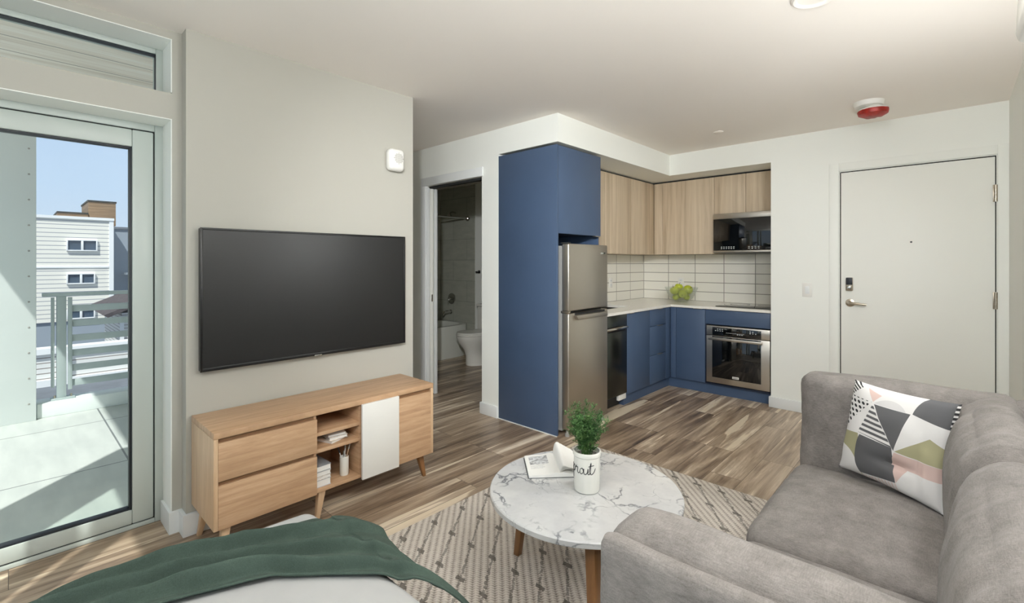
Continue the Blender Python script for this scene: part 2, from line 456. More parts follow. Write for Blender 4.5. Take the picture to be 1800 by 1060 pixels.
def surf(bm, f, nu, nv, closed_u=False):
    """grid surface from f(s,t) with uv"""
    uvl = bm.loops.layers.uv.verify()
    g = [[bm.verts.new(f(i / nu, j / nv)) for j in range(nv + 1)] for i in range(nu + 1)]
    for i in range(nu):
        for j in range(nv):
            q = ((i, j), (i + 1, j), (i + 1, j + 1), (i, j + 1))
            fc = bm.faces.new([g[a][c] for a, c in q])
            for lp, (a, c) in zip(fc.loops, q): lp[uvl].uv = (a / nu, c / nv)
    return bm

def cushion(bm, x0, x1, y0, y1, z0, z1, r=0.06, n=14, bulge=(0, 0, 0), nz=0.0, nscale=4.0, seed=0.0, fold=None):
    """soft rounded box with bulged faces and light wrinkles"""
    b = bmesh.new(); bmesh.ops.create_cube(b, size=2.0)
    bmesh.ops.subdivide_edges(b, edges=b.edges, cuts=n, use_grid_fill=True)
    h = Vector(((x1 - x0) / 2, (y1 - y0) / 2, (z1 - z0) / 2)); c = Vector(((x0 + x1) / 2, (y0 + y1) / 2, (z0 + z1) / 2))
    r = min(r, 0.95 * min(h))
    for v in b.verts:
        q = v.co.copy()
        # denser sampling near the edges
        q = Vector([math.sin(k * PI / 2) * 0.55 + k * 0.45 for k in q])
        p = Vector((q.x * h.x, q.y * h.y, q.z * h.z))
        inner = Vector([max(-(h[i] - r), min(h[i] - r, p[i])) for i in range(3)])
        d = p - inner
        s = inner + d.normalized() * r if d.length > 1e-9 else p
        for i in range(3):
            j, k = (i + 1) % 3, (i + 2) % 3
            if bulge[i] and abs(q[i]) > 0.5:
                s[i] += math.copysign(bulge[i], q[i]) * (1 - q[j] ** 2) * (1 - q[k] ** 2)
        w = c + s
        if nz:
            nn = noise.noise_vector(w * nscale + Vector((seed, seed * 1.7, 0)))
            n2 = noise.noise_vector(w * nscale * 3.1 + Vector((seed, 3, 1)))
            w += nn * nz + n2 * nz * 0.35
        if fold: w = fold(w, q)
        v.co = w
    merge(bm, b); return bm

def link(o, parent=None):
    COL.objects.link(o)
    if parent: o.parent = parent
    return o

def mesh_obj(name, bm, mat, parent=None, origin=None, smooth=True, angle=35, label=None):
    """bm is in world metres; the object's origin is put at origin (or at the parent's thing origin)"""
    if parent is not None:
        off = Vector(); q = parent
        while q is not None: off += q.location; q = q.parent
        org = off
    else:
        org = Vector(origin) if origin is not None else Vector()
    bmesh.ops.translate(bm, vec=-org, verts=bm.verts)
    bmesh.ops.recalc_face_normals(bm, faces=bm.faces) if not bm.loops.layers.uv.keys() else None
    me = bpy.data.meshes.new(name); bm.to_mesh(me); bm.free()
    for m in (mat if isinstance(mat, (list, tuple)) else [mat]): me.materials.append(m)
    if smooth:
        for p in me.polygons: p.use_smooth = True
        try: me.set_sharp_from_angle(angle=math.radians(angle))
        except Exception: pass
    o = bpy.data.objects.new(name, me); link(o, parent)
    if parent is None: o.location = org
    if label: o['label'] = label
    return o
obj = mesh_obj

def tag(o, label, cat, group=None, kind=None):
    o['label'] = label; o['category'] = cat
    if group: o['group'] = group
    if kind: o['kind'] = kind
    return o

def thing(name, label, cat, loc, group=None):
    o = bpy.data.objects.new(name, None); o.empty_display_size = 0.1
    o.location = loc; link(o); return tag(o, label, cat, group)

def struct(name, bm, mat, label, cat, smooth=False):
    o = mesh_obj(name, bm, mat, smooth=smooth, angle=30)
    return tag(o, label, cat, None, 'structure')

def dup(root, loc, label=None, rotz=None, scale=None):
    r = root.copy(); COL.objects.link(r); r.location = loc
    if rotz is not None: r.rotation_euler.z = rotz
    if scale is not None: r.scale = (scale,) * 3
    if label: r['label'] = label
    for ch in list(root.children):
        c = ch.copy(); COL.objects.link(c); c.parent = r
        for g in ch.children:
            d = g.copy(); COL.objects.link(d); d.parent = c
    return r

CEIL = 2.45
# ================================================================== SETTING
bm = new()
box(bm, -2.99, 0.45, -0.80, 5.6, -0.06, 0.0); box(bm, -5.95, -2.99, 1.76, 4.72, -0.06, 0.0)
struct('floor', bm, M['floor'], 'brown and cream mixed-tone wood plank floor of the whole flat', 'floor')
bm = new()
box(bm, -3.05, 0.45, -0.80, 5.6, CEIL, 2.6); box(bm, -5.95, -3.05, 1.76, 4.72, CEIL, 2.6)
struct('ceiling', bm, M['ceil'], 'plain off-white painted ceiling over the room', 'ceiling')
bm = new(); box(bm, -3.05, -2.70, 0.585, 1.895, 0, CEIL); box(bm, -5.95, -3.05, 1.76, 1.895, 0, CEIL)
struct('wall_left', bm, M['wall_tv'], 'white wall, shade painted in as grey, carrying the television above the oak sideboard', 'wall')
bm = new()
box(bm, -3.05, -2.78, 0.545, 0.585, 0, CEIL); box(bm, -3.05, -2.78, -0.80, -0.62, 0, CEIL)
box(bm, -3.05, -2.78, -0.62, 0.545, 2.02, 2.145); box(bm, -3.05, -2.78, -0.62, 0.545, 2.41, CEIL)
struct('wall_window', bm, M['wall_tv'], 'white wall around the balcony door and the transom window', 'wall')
bm = new()
box(bm, -5.95, -3.90, 2.83, 2.95, 0, CEIL); box(bm, -3.90, -3.80, 2.83, 2.852, 0, 2.074); box(bm, -3.90, -3.80, 2.926, 2.95, 0, 2.074); box(bm, -3.90, -3.80, 2.83, 2.95, 2.074, CEIL); box(bm, -3.004, -2.80, 2.83, 2.95, 0, CEIL); box(bm, -3.80, -3.004, 2.83, 2.95, 2.074, CEIL)
box(bm, -2.95, -2.83, 2.95, 5.6, 0, CEIL)
struct('wall_bath', bm, M['wall'], 'white wall holding the bathroom doorway beside the navy panel', 'wall')
bm = new(); box(bm, -5.95, -5.79, 1.895, 4.72, 0, CEIL); box(bm, -5.79, -2.95, 4.58, 4.72, 0, CEIL)
struct('wall_bathroom', bm, M['wall'], 'white rear wall of the dim bathroom behind the toilet', 'wall')
bm = new()
box(bm, -2.80, -2.17, 2.83, 2.95, 2.235, CEIL); box(bm, -2.83, -2.17, 2.95, 5.6, 2.235, CEIL); box(bm, -2.17, -1.205, 4.76, 5.6, 2.235, CEIL)
struct('ceiling_bulkhead', bm, M['wall'], 'white dropped bulkhead above the kitchen cabinets', 'bulkhead')
bm = new()
box(bm, -2.83, -1.08, 5.44, 5.6, 0, 2.235)
struct('wall_kitchen', bm, M['wall'], 'wall behind the hob and microwave, mostly tiled', 'wall')
bm = new()
box(bm, -1.205, -0.69, 4.76, 4.92, 0, CEIL); box(bm, 0.24, 0.45, 4.76, 4.92, 0, CEIL); box(bm, -0.69, 0.24, 4.76, 4.92, 2.085, CEIL)
box(bm, -1.205, -1.08, 4.92, 5.44, 0, CEIL); box(bm, -0.69, 0.24, 4.88, 4.92, 0, 2.085)
struct('wall_front', bm, M['wall'], 'white wall with the flat entry door and light switch', 'wall')
struct('wall_right', B(0.296, 0.45, -0.80, 4.76, 0, CEIL), M['wall'], 'plain white wall behind the sofa', 'wall')
bm = new()
ZH = 2.30; XA, XB = -2.60, -1.00; ZH2 = 2.08; XC, XD = -.90, .22
box(bm, -3.05, XA, -0.77, -0.65, 0, CEIL); box(bm, XB, XC, -0.77, -0.65, 0, CEIL); box(bm, XD, 0.45, -0.77, -0.65, 0, CEIL)
box(bm, XA, XB, -0.77, -0.65, ZH, CEIL); box(bm, XA, XB, -0.77, -0.65, 0, 0.06)
box(bm, XC, XD, -0.77, -0.65, ZH2, CEIL); box(bm, XC, XD, -0.77, -0.65, 0, 0.06)
struct('wall_back', bm, M['wall'], 'white wall behind the bed with two tall windows, one added for light', 'wall')
# back windows: posts leave the narrow slot that throws the streaks on the floor
bm = new()
for a, b_ in ((XA, XA + 0.06), (-2.15, -2.00), (-1.925, -1.80), (XB - 0.06, XB)): box(bm, a, b_, -0.725, -0.69, 0.06, ZH, 0.004)
box(bm, XA + .06, XB - .06, -0.725, -0.69, 0.06, 0.12, 0.004); box(bm, XA + .06, XB - .06, -0.725, -0.69, ZH - 0.02, ZH, 0.004)
w = struct('window_3', bm, M['pvc'], 'tall white-framed window behind the foot of the bed', 'window', True)
obj('pane', B(XA + .06, XB - .06, -0.708, -0.704, 0.12, ZH - 0.02), M['glass'], w)
bm = new()
for a, b_ in ((XC, XC + 0.06), (XD - 0.06, XD)): box(bm, a, b_, -0.725, -0.69, 0.06, ZH2, 0.004)
box(bm, XC + .06, XD - .06, -0.725, -0.69, 0.06, 0.12, 0.004); box(bm, XC + .06, XD - .06, -0.725, -0.69, ZH2 - 0.04, ZH2, 0.004)
w = struct('added_window', bm, M['pvc'], 'added white-framed window by the bed head, letting in more sun', 'window', True)  # second window added so sun on the bed brightens the ceiling
obj('pane', B(XC + .06, XD - .06, -0.708, -0.704, 0.12, ZH2 - 0.04), M['glass'], w)

# balcony door and transom
w = thing('window_1', 'white framed glazed balcony door with a single tall pane', 'door', (-2.97, 0, 0)); w['kind'] = 'structure'
bm = new(); ring_frame(bm, -3.04, -2.960, -0.62, 0.553, 0.0, 2.028, 0.045, 0.003, 0.022)
obj('outer_frame', bm, M['pvc'], w)
bm = new(); ring_frame(bm, -3.035, -2.966, -0.575, 0.508, 0.022, 1.983, 0.006, 0.001)
obj('gasket', bm, M['gap'], w)
bm = new(); ring_frame(bm, -3.03, -2.955, -0.569, 0.502, 0.028, 1.977, 0.085, 0.006, 0.07)
sash = obj('sash', bm, M['pvc'], w)
bm = new(); ring_frame(bm, -3.0, -2.962, -0.486, 0.418, 0.096, 1.894, 0.012, 0.002)
obj('glazing_seal', bm, M['gasket'], sash)
obj('pane', B(-2.995, -2.987, -0.476, 0.408, 0.104, 1.884), M['glass'], sash)
w = thing('window_2', 'low wide transom window above the balcony door', 'window', (-2.97, 0, 2.15)); w['kind'] = 'structure'
bm = new(); ring_frame(bm, -3.04, -2.960, -0.62, 0.553, 2.145, 2.421, 0.040, 0.003)
fr = obj('frame', bm, M['pvc'], w)
bm = new(); ring_frame(bm, -3.0, -2.964, -0.58, 0.518, 2.185, 2.381, 0.007, 0.001)
obj('glazing_seal', bm, M['gasket'], fr)
obj('pane', B(-2.99, -2.982, -0.575, 0.513, 2.19, 2.376), M['glass'], fr)

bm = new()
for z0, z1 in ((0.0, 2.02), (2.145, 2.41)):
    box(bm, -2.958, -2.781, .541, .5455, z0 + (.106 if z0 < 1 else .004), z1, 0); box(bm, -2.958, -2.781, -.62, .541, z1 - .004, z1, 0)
struct('trim_lit_reveal', bm, M['wall'], 'pale skin painting daylight onto the balcony door and transom reveals', 'trim')  # paler skin paints daylight onto the reveals, no lining boards there
# baseboards
def bb(name, bm, label): return struct(name, bm, M['trim'], label, 'baseboard', True)
bm = new()
prism(bm, [(-2.95, .545), (-2.95, .530), (-2.765, .530), (-2.765, .570), (-2.685, .570), (-2.685, 1.91), (-3.6, 1.91), (-3.6, 1.895), (-2.70, 1.895), (-2.70, .585), (-2.78, .585), (-2.78, .545)], 'z', 0, .105)
bb('baseboard_left', bm, 'white baseboard stepping round the wall corners by the balcony door')
bm = new(); box(bm, -3.019, -2.805, 2.815, 2.83, 0, 0.10, 0.003); box(bm, -3.019, -3.004, 2.83, 2.95, 0, 0.10, 0.003)
bb('baseboard_bath', bm, 'short white baseboard between bathroom doorway and navy panel')
bm = new(); box(bm, -1.22, -0.755, 4.745, 4.76, 0, 0.095, 0.003); box(bm, -1.22, -1.205, 4.76, 4.84, 0, 0.095, 0.003)
bb('baseboard_front', bm, 'white baseboard between the oven cabinet and entry door casing')
bb('baseboard_right', B(0.281, 0.296, -0.64, 4.745, 0, 0.095, 0.003), 'white baseboard along the plain wall behind the sofa')

# entry door
d = thing('door_1', 'flat white entry door with keypad lock and lever handle', 'door', (-0.22, 4.80, 0)); d['kind'] = 'structure'
bm = new()
box(bm, -0.757, -0.69, 4.752, 4.765, 0, 2.15, 0.002); box(bm, 0.24, 0.295, 4.752, 4.765, 0, 2.15, 0.002); box(bm, -0.69, 0.24, 4.752, 4.765, 2.085, 2.15, 0.002)
box(bm, -0.69, -0.684, 4.765, 4.88, 0, 2.085); box(bm, 0.234, 0.24, 4.765, 4.88, 0, 2.085); box(bm, -0.684, 0.234, 4.765, 4.88, 2.078, 2.085)
obj('casing', bm, M['wall'], d)
leaf = obj('leaf', B(-0.676, 0.228, 4.772, 4.815, 0.008, 2.070, 0.002), M['door'], d)
bm = new(); box(bm, -0.684, -0.676, 4.79, 4.83, 0, 2.078); box(bm, 0.228, 0.234, 4.775, 4.83, 0, 2.078); box(bm, -0.676, 0.228, 4.778, 4.83, 2.0705, 2.078)
obj('seal', bm, M['gap'], d)
for hz in (1.81, 1.05, 0.28):
    bm = new()
    for k in range(5): lathe(bm, [(0, 0), (.011, 0), (.011, .0225), (0, .0225)], 14, (0.231, 4.762, hz - 0.06 + k * 0.024))
    box(bm, 0.216, 0.246, 4.766, 4.771, hz - 0.06, hz + 0.06, 0.001)
    obj('hinge', bm, M['nickel'], d)
bm = B(-0.640, -0.592, 4.742, 4.772, 1.085, 1.195, 0.008, 3)
lk = obj('keypad_lock', bm, M['nickel'], d)
obj('keypad_glass', B(-0.638, -0.594, 4.738, 4.744, 1.135, 1.194, 0.003), M['gasket'], lk)
bm = new(); lathe(bm, [(0, 0), (.015, 0), (.013, .014), (0, .016)], 18, (-0.616, 4.742, 1.11), mat=Matrix.Rotation(PI / 2, 4, 'X'))
box(bm, -0.620, -0.612, 4.716, 4.732, 1.098, 1.122, 0.003)
obj('thumb_turn', bm, M['chrome'], lk)
bm = new(); lathe(bm, [(0, 0), (.033, 0), (.031, .008), (.016, .012), (.012, .045), (0, .045)], 24, (-0.613, 4.772, 0.985), mat=Matrix.Rotation(PI / 2, 4, 'X'))
tube(bm, [(-0.613, 4.730, 0.985), (-0.595, 4.724, 0.985), (-0.55, 4.722, 0.982), (-0.50, 4.726, 0.977)], 0.0125, 12, 0.008)
obj('lever_handle', bm, M['nickel'], d)
bm = new(); lathe(bm, [(0, 0), (.007, 0), (.007, .003), (0, .003)], 14, (-0.226, 4.772, 1.478), mat=Matrix.Rotation(PI / 2, 4, 'X'))
obj('peephole', bm, M['black'], d)
obj('strike_plate', B(-0.6835, -0.682, 4.772, 4.80, 0.97, 1.02), M['nickel'], d)

# pocket doorway to bathroom
d = thing('door_2', 'white pocket door doorway into the bathroom, door slid open', 'door', (-3.42, 2.86, 0)); d['kind'] = 'structure'
bm = new(); box(bm, -3.875, -3.80, 2.813, 2.829, 0, 2.074, 0.002); box(bm, -3.875, -2.985, 2.813, 2.829, 2.074, 2.155, 0.002)
obj('casing', bm, M['trim'], d)
bm = new(); box(bm, -3.80, -3.788, 2.829, 2.860, 0, 2.06, 0.002); box(bm, -3.80, -3.788, 2.918, 2.955, 0, 2.06, 0.002)
obj('split_jamb', bm, M['trim'], d)
dl = obj('leaf', B(-3.88, -3.789, 2.873, 2.905, 0.01, 2.055, 0.002), M['door'], d)
obj('edge_pull', B(-3.7895, -3.7875, 2.881, 2.897, 0.93, 1.0), M['nickel'], dl)
obj('track_cover', B(-3.80, -3.004, 2.86, 2.92, 2.055, 2.074, 0.001), M['gap'], d)

# bathroom
bm = new(); box(bm, -5.79, -5.78, 2.95, 4.58, 0.0, 2.44)
struct('wall_tile_side', bm, M['bathtile_y'], 'grey stone-look tiles on the long wall over the bathtub', 'tiling')
struct('wall_tile_end', B(-5.78, -5.0, 4.57, 4.58, 0.0, 2.44), M['bathtile_x'], 'grey stone-look tiles behind the tub spout', 'tiling')
t = thing('bathtub', 'white alcove bathtub behind the toilet', 'bathtub', (-5.4, 3.8, 0))
bm = new()
def tubf(x0, x1, y0, y1, z, r, n=40):
    out = []
    for k in range(n):
        a = 2 * PI * k / n; c, s = math.cos(a), math.sin(a)
        e = 5.0
        rad = (abs(c) ** e + abs(s) ** e) ** (-1 / e)
        out.append(((x0 + x1) / 2 + (x1 - x0) / 2 * rad * c, (y0 + y1) / 2 + (y1 - y0) / 2 * rad * s, z))
    return out
rings = [tubf(-5.775, -5.03, 2.99, 4.565, 0.0, 0), tubf(-5.775, -5.03, 2.99, 4.565, 0.43, 0), tubf(-5.77, -5.035, 2.995, 4.56, 0.44, 0), tubf(-5.71, -5.10, 3.08, 4.49, 0.44, 0), tubf(-5.69, -5.12, 3.12, 4.47, 0.40, 0), tubf(-5.64, -5.17, 3.25, 4.42, 0.10, 0)]
vr = [[bm.verts.new(p) for p in r] for r in rings]
for a, q in zip(vr, vr[1:]):
    for k in range(40): bm.faces.new((a[k], a[(k + 1) % 40], q[(k + 1) % 40], q[k]))
bm.faces.new(vr[-1])
obj('shell', bm, M['tub'], t)
bm = new(); lathe(bm, [(0, 0), (.035, 0), (.03, .012), (0, .014)], 20, (-5.40, 4.452, 0.33), mat=Matrix.Rotation(PI / 2, 4, 'X'))
obj('overflow_plate', bm, M['chrome'], t)
t = thing('tub_spout', 'chrome bathtub spout on the grey tiled end wall', 'faucet', (-5.56, 4.57, 0.56))
bm = new(); lathe(bm, [(0, 0), (.036, 0), (.033, .012), (0, .014)], 20, (-5.53, 4.57, 0.575), mat=Matrix.Rotation(PI / 2, 4, 'X')); obj('flange', bm, M['chrome'], t)
bm = new(); tube(bm, [(-5.53, 4.565, 0.575), (-5.53, 4.47, 0.577), (-5.53, 4.43, 0.565), (-5.53, 4.415, 0.53)], 0.024, 14, 0.02); obj('spout', bm, M['chrome'], t)
t = thing('shower_valve', 'round chrome shower valve above the tub spout', 'faucet', (-5.51, 4.57, 0.77))
bm = new(); lathe(bm, [(0, 0), (.085, 0), (.08, .010), (.03, .014), (0, .014)], 28, (-5.51, 4.57, 0.775), mat=Matrix.Rotation(PI / 2, 4, 'X')); obj('plate', bm, M['chrome'], t)
bm = new(); lathe(bm, [(0, 0), (.026, 0), (.022, .05), (0, .052)], 20, (-5.51, 4.556, 0.775), mat=Matrix.Rotation(PI / 2, 4, 'X')); box(bm, -5.515, -5.505, 4.49, 4.51, 0.69, 0.775, 0.004); obj('handle', bm, M['chrome'], t)
t = thing('shower_rod', 'slim chrome shower curtain rod over the bathtub', 'rod', (-5.15, 4.57, 1.96))
bm = new(); tube(bm, [(-5.15, 2.955, 1.96), (-5.15, 4.568, 1.96)], 0.0125, 14); obj('rod', bm, M['chrome'], t)
for yy, s in ((4.57, 1), (2.952, -1)):
    bm = new(); lathe(bm, [(0, 0), (.042, 0), (.035, .018), (.02, .03), (0, .03)], 20, (-5.15, yy, 1.96), mat=Matrix.Rotation(PI / 2 * s, 4, 'X')); obj('flange', bm, M['chrome'], t)
t = thing('shower_sprayer', 'dark chrome shower head on the tiled end wall', 'shower head', (-5.42, 4.57, 2.1))
bm = new(); tube(bm, [(-5.42, 4.57, 2.06), (-5.42, 4.50, 2.07), (-5.42, 4.44, 2.04)], 0.011, 10); lathe(bm, [(0, 0), (.02, 0), (.05, -.05), (.05, -.06), (0, -.06)], 24, (-5.42, 4.44, 2.045)); obj('head', bm, M['chrome'], t)
t = thing('toilet', 'white two-piece toilet seen through the bathroom doorway', 'toilet', (-4.52, 4.2, 0))
TX, TY = -4.52, 4.10
bm = new()
prof = [(0.0, 0), (.125, 0), (.120, .03), (.105, .12), (.11, .2), (.16, .30), (.182, .36), (.185, .385), (0, .385)]
b2 = new(); lathe(b2, prof, 36, (0, 0, 0), 1.0, 1.28)
for v in b2.verts:
    if v.co.z < 0.25: v.co.y += 0.07 * (1 - v.co.z / 0.25) ; 
bmesh.ops.translate(b2, vec=(TX, TY, 0), verts=b2.verts); merge(bm, b2)
box(bm, TX - 0.10, TX + 0.10, TY + 0.12, TY + 0.45, 0.0, 0.38, 0.04, 3)
obj('bowl', bm, M['ceramic'], t)
bm = new(); lathe(bm, [(0, .386), (.185, .386), (.192, .392), (.192, .404), (.185, .41), (0, .41)], 40, (TX, TY + .01, 0), 1.0, 1.28); obj('seat', bm, M['ceramic'], t)
bm = new(); lathe(bm, [(0, .412), (.183, .412), (.188, .418), (.185, .428), (.15, .434), (0, .436)], 40, (TX, TY + .01, 0), 1.0, 1.28); obj('lid', bm, M['ceramic'], t)
obj('tank', B(TX - .225, TX + .225, 4.375, 4.565, .39, .72, .025, 3), M['ceramic'], t)
obj('tank_lid', B(TX - .235, TX + .235, 4.365, 4.568, .722, .755, .012, 3), M['ceramic'], t)
t = thing('paper_holder', 'small dark metal holder on the bathroom wall above the toilet', 'holder', (-4.91, 4.58, 1.185))
bm = new(); box(bm, -4.93, -4.89, 4.565, 4.579, 1.165, 1.205, .004); tube(bm, [(-4.91, 4.57, 1.185), (-4.91, 4.51, 1.185), (-4.86, 4.505, 1.185)], .009, 10); obj('arm', bm, M['black'], t)
t = thing('exhaust_fan', 'white exhaust fan grille on the bathroom ceiling', 'fan', (-5.3, 4.2, 2.45))
obj('cover', B(-5.45, -5.15, 4.08, 4.38, 2.43, 2.449, .006), M['white'], t)
bm = new()
for k in range(9): box(bm, -5.43, -5.17, 4.105 + k * .03, 4.115 + k * .03, 2.427, 2.4305)
obj('louvre', bm, M['grille'], t)

# ================================================================== KITCHEN
FX = -2.18   # door-front plane of the side run
BY = 4.80    # door-front plane of the rear run
t = thing('fridge_cabinet', 'tall navy panel enclosure with cabinet over the fridge', 'cabinet', (-2.5, 3.1, 0))
obj('side_panel', B(-2.80, FX, 2.831, 2.851, 0.004, 2.217, .0015), M['blue'], t)
obj('inner_panel', B(-2.825, FX - .02, 3.425, 3.443, 0.004, 2.217, .001), M['blue'], t)
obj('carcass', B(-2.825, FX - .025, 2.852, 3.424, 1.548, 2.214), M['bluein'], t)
dd = obj('door', B(FX - .02, FX, 2.854, 3.440, 1.542, 2.214, .002), M['blue'], t)
obj('tab_pull', B(FX - .012, FX + .022, 3.335, 3.405, 1.534, 1.541, .001), M['nickel'], dd)
obj('caulk', B(-2.80, FX + .002, 2.826, 2.832, 0, .006), M['trim'], t, label='thin white caulk line at the foot of the panel')
t = thing('refrigerator', 'stainless top-freezer fridge beside the navy panel', 'refrigerator', (-2.4, 3.13, 0))
obj('body', B(-2.78, -2.165, 2.875, 3.405, .035, 1.448, .006), plain('fridge_grey_side', (150, 150, 148), .45), t)
fd = obj('freezer_door', B(-2.158, -2.095, 2.865, 3.413, .952, 1.462, .008, 3), M['steel'], t)
ld = obj('fridge_door', B(-2.158, -2.095, 2.865, 3.413, .055, .934, .008, 3), M['steel'], t)
obj('badge', B(-2.096, -2.092, 3.31, 3.375, 1.387, 1.402, .001), M['chrome'], fd, label='small bright metal name badge')
bm = new(); prism(bm, [(2.93, .917), (3.37, .917), (3.37, .882), (2.955, .882)], 'x', -2.097, -2.067, .003)
obj('handle', bm, M['steel'], ld)
bm = new(); prism(bm, [(2.945, .934), (3.36, .934), (3.36, .919), (2.945, .919)], 'x', -2.099, -2.090)
obj('grip_recess', bm, M['black'], ld)
obj('gasket', B(-2.168, -2.155, 2.88, 3.40, .06, 1.455), M['gap'], t)
bm = new(); box(bm, -2.17, -2.10, 2.868, 2.90, 1.462, 1.472, .002); obj('top_hinge', bm, M['gap'], t)
bm = new(); box(bm, -2.17, -2.10, 2.868, 2.90, .9345, .9515, .002); obj('middle_hinge', bm, M['nickel'], t)
for yy in (2.895, 3.385):
    bm = new(); lathe(bm, [(0, 0), (.018, 0), (.018, .02), (.01, .022), (.01, .05), (0, .05)], 14, (-2.13, yy, 0)); obj('foot', bm, M['grille'], t)
# dishwasher
t = thing('dishwasher', 'dark stainless dishwasher tucked beside the fridge', 'dishwasher', (-2.45, 3.66, 0))
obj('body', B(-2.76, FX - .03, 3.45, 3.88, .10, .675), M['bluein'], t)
dk = plain('dark_steel', (84, 88, 84), .24, 1.0)
dw = obj('door', B(FX - .028, FX + .005, 3.45, 3.878, .125, .848, .005), dk, t)
obj('pocket', B(FX + .004, FX + .009, 3.48, 3.84, .70, .75, .002), M['black'], dw)
bm = new(); tube(bm, [(FX + .02, 3.47, .735), (FX + .04, 3.50, .738), (FX + .04, 3.82, .738), (FX + .02, 3.85, .735)], .012, 12); obj('handle', bm, M['chrome'], dw)
obj('kick_plate', B(FX - .09, FX - .07, 3.45, 3.86, .01, .118), M['black'], t)
obj('toe_insert', B(FX - .03, FX - .005, 3.75, 3.877, .072, .122, .002), M['white'], t, label='white plastic block under the door')
# base units
def base_front(parent, name, y0, y1, z0, z1, mat=None):
    return obj(name, B(FX - .02, FX, y0, y1, z0, z1, .0015), mat or M['blue'], parent)
t = thing('base_cabinet', 'navy single-door base cabinet beside the dishwasher', 'cabinet', (-2.5, 4.1, 0))
obj('carcass', B(-2.825, FX - .022, 3.884, 4.335, .10, .675), M['bluein'], t)
dd = base_front(t, 'door', 3.884, 4.333, .105, .846)
obj('tab_pull', B(FX - .01, FX + .02, 3.92, 3.99, .8465, .851, .001), M['nickel'], dd)
obj('toe_kick', B(-2.3, FX - .035, 3.884, 4.335, .0, .099), M['blue'], t)
t = thing('drawer_cabinet', 'navy three-drawer base cabinet in the kitchen corner', 'cabinet', (-2.5, 4.55, 0))
obj('carcass', B(-2.825, FX - .022, 4.337, 4.795, .10, .850), M['bluein'], t)
for z0, z1 in ((.105, .388), (.392, .678), (.682, .846)):
    dd = base_front(t, 'drawer', 4.337, 4.690, z0, z1)
    obj('tab_pull', B(FX - .01, FX + .022, 4.50, 4.585, z1 + .0003, z1 + .005, .001), M['nickel'], dd)
base_front(t, 'filler_panel', 4.692, 4.80, .105, .846)
obj('toe_kick', B(-2.3, FX - .035, 4.336, 4.83, .0, .099), M['blue'], t)
t = thing('corner_cabinet', 'navy corner base cabinet between the drawers and the oven', 'cabinet', (-2.0, 5.1, 0))
obj('carcass', B(-2.19, -1.815, BY + .022, 5.43, .10, .850), M['bluein'], t)
dd = obj('door', B(-2.117, -1.816, BY, BY + .02, .105, .846, .0015), M['blue'], t)
obj('tab_pull', B(-1.93, -1.845, BY - .02, BY + .01, .8465, .851, .001), M['nickel'], dd)
obj('filler_panel', B(FX + .002, -2.120, BY, BY + .02, .105, .846, .0015), M['blue'], t)
obj('toe_kick', B(FX - .035, -1.815, BY + .035, BY + .055, .0, .099), M['blue'], t)
t = thing('oven_cabinet', 'navy housing cabinet around the built-in oven', 'cabinet', (-1.51, 5.1, 0))
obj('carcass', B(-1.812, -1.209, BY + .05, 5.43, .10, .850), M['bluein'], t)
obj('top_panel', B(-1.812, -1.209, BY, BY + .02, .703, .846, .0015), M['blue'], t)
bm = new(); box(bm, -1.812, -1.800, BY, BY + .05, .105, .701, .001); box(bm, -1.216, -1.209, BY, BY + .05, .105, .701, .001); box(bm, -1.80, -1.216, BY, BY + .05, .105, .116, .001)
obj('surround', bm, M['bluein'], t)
obj('toe_kick', B(-1.815, -1.222, BY + .035, BY + .055, .0, .104), M['blue'], t)
# oven
t = thing('wall_oven', 'stainless built-in oven with black glass under the hob', 'oven', (-1.51, 4.9, .12))
obj('body', B(-1.78, -1.235, BY + .02, BY + .045, .13, .69), M['black'], t)
OX0, OX1 = -1.797, -1.219
bm = new(); box(bm, OX0, OX1, BY - .012, BY + .018, .598, .692, .003)
cp = obj('control_panel', bm, M['steel'], t)
obj('control_glass', B(OX0 + .058, OX1 - .075, BY - .0145, BY - .011, .600, .678, .001), M['glassblack'], cp)
m1, m2, m3 = new(), new(), new()
for r, zz in enumerate((.661, .645)):
    for k in range(3 + r): box(m1, OX0 + .105 - r * .02 + k * .022, OX0 + .115 - r * .02 + k * .022, BY - .0155, BY - .0140, zz - .004, zz + .004)
    for k in range(2 + r): box(m2, OX1 - .175 + k * .024 - 0, OX1 - .165 + k * .024, BY - .0155, BY - .0140, zz - .004, zz + .004)
for k in range(12): box(m3, OX0 + .19 + k * .014, OX0 + .199 + k * .014, BY - .0155, BY - .0140, .629, .633)
for k in range(3): box(m3, OX0 + .29 + k * .02, OX0 + .302 + k * .02, BY - .0155, BY - .0140, .619, .625)
for m_, lab in ((m1, 'touch symbols nearer the fridge'), (m2, 'touch symbols nearer the entry door'), (m3, 'small row of symbols under the display')): obj('control_marking', m_, M['mark'], cp, label=lab)
bm = new()
od = obj('door', B(OX0, OX1, BY - .016, BY + .018, .126, .593, .003), M['steel'], t)
obj('door_glass', B(OX0 + .058, OX1 - .075, BY - .0185, BY - .015, .182, .588, .001), M['glassblack'], od)
bm = new(); box(bm, OX0 + .035, OX1 - .055, BY - .062, BY - .045, .556, .582, .005); 
for xx in (OX0 + .045, OX1 - .08): box(bm, xx, xx + .015, BY - .05, BY - .016, .560, .578, .002)
obj('handle', bm, M['steel'], od)
bm = B(-1.548, -1.488, BY - .0205, BY - .018, .193, .214, .001)
bd = obj('badge', bm, M['white'], od, label='small white maker badge')
bm = new()
for k in range(7): box(bm, -1.540 + k * .0064, -1.5362 + k * .0064, BY - .0212, BY - .0203, .199, .208)
obj('badge_lettering', bm, M['black'], bd)
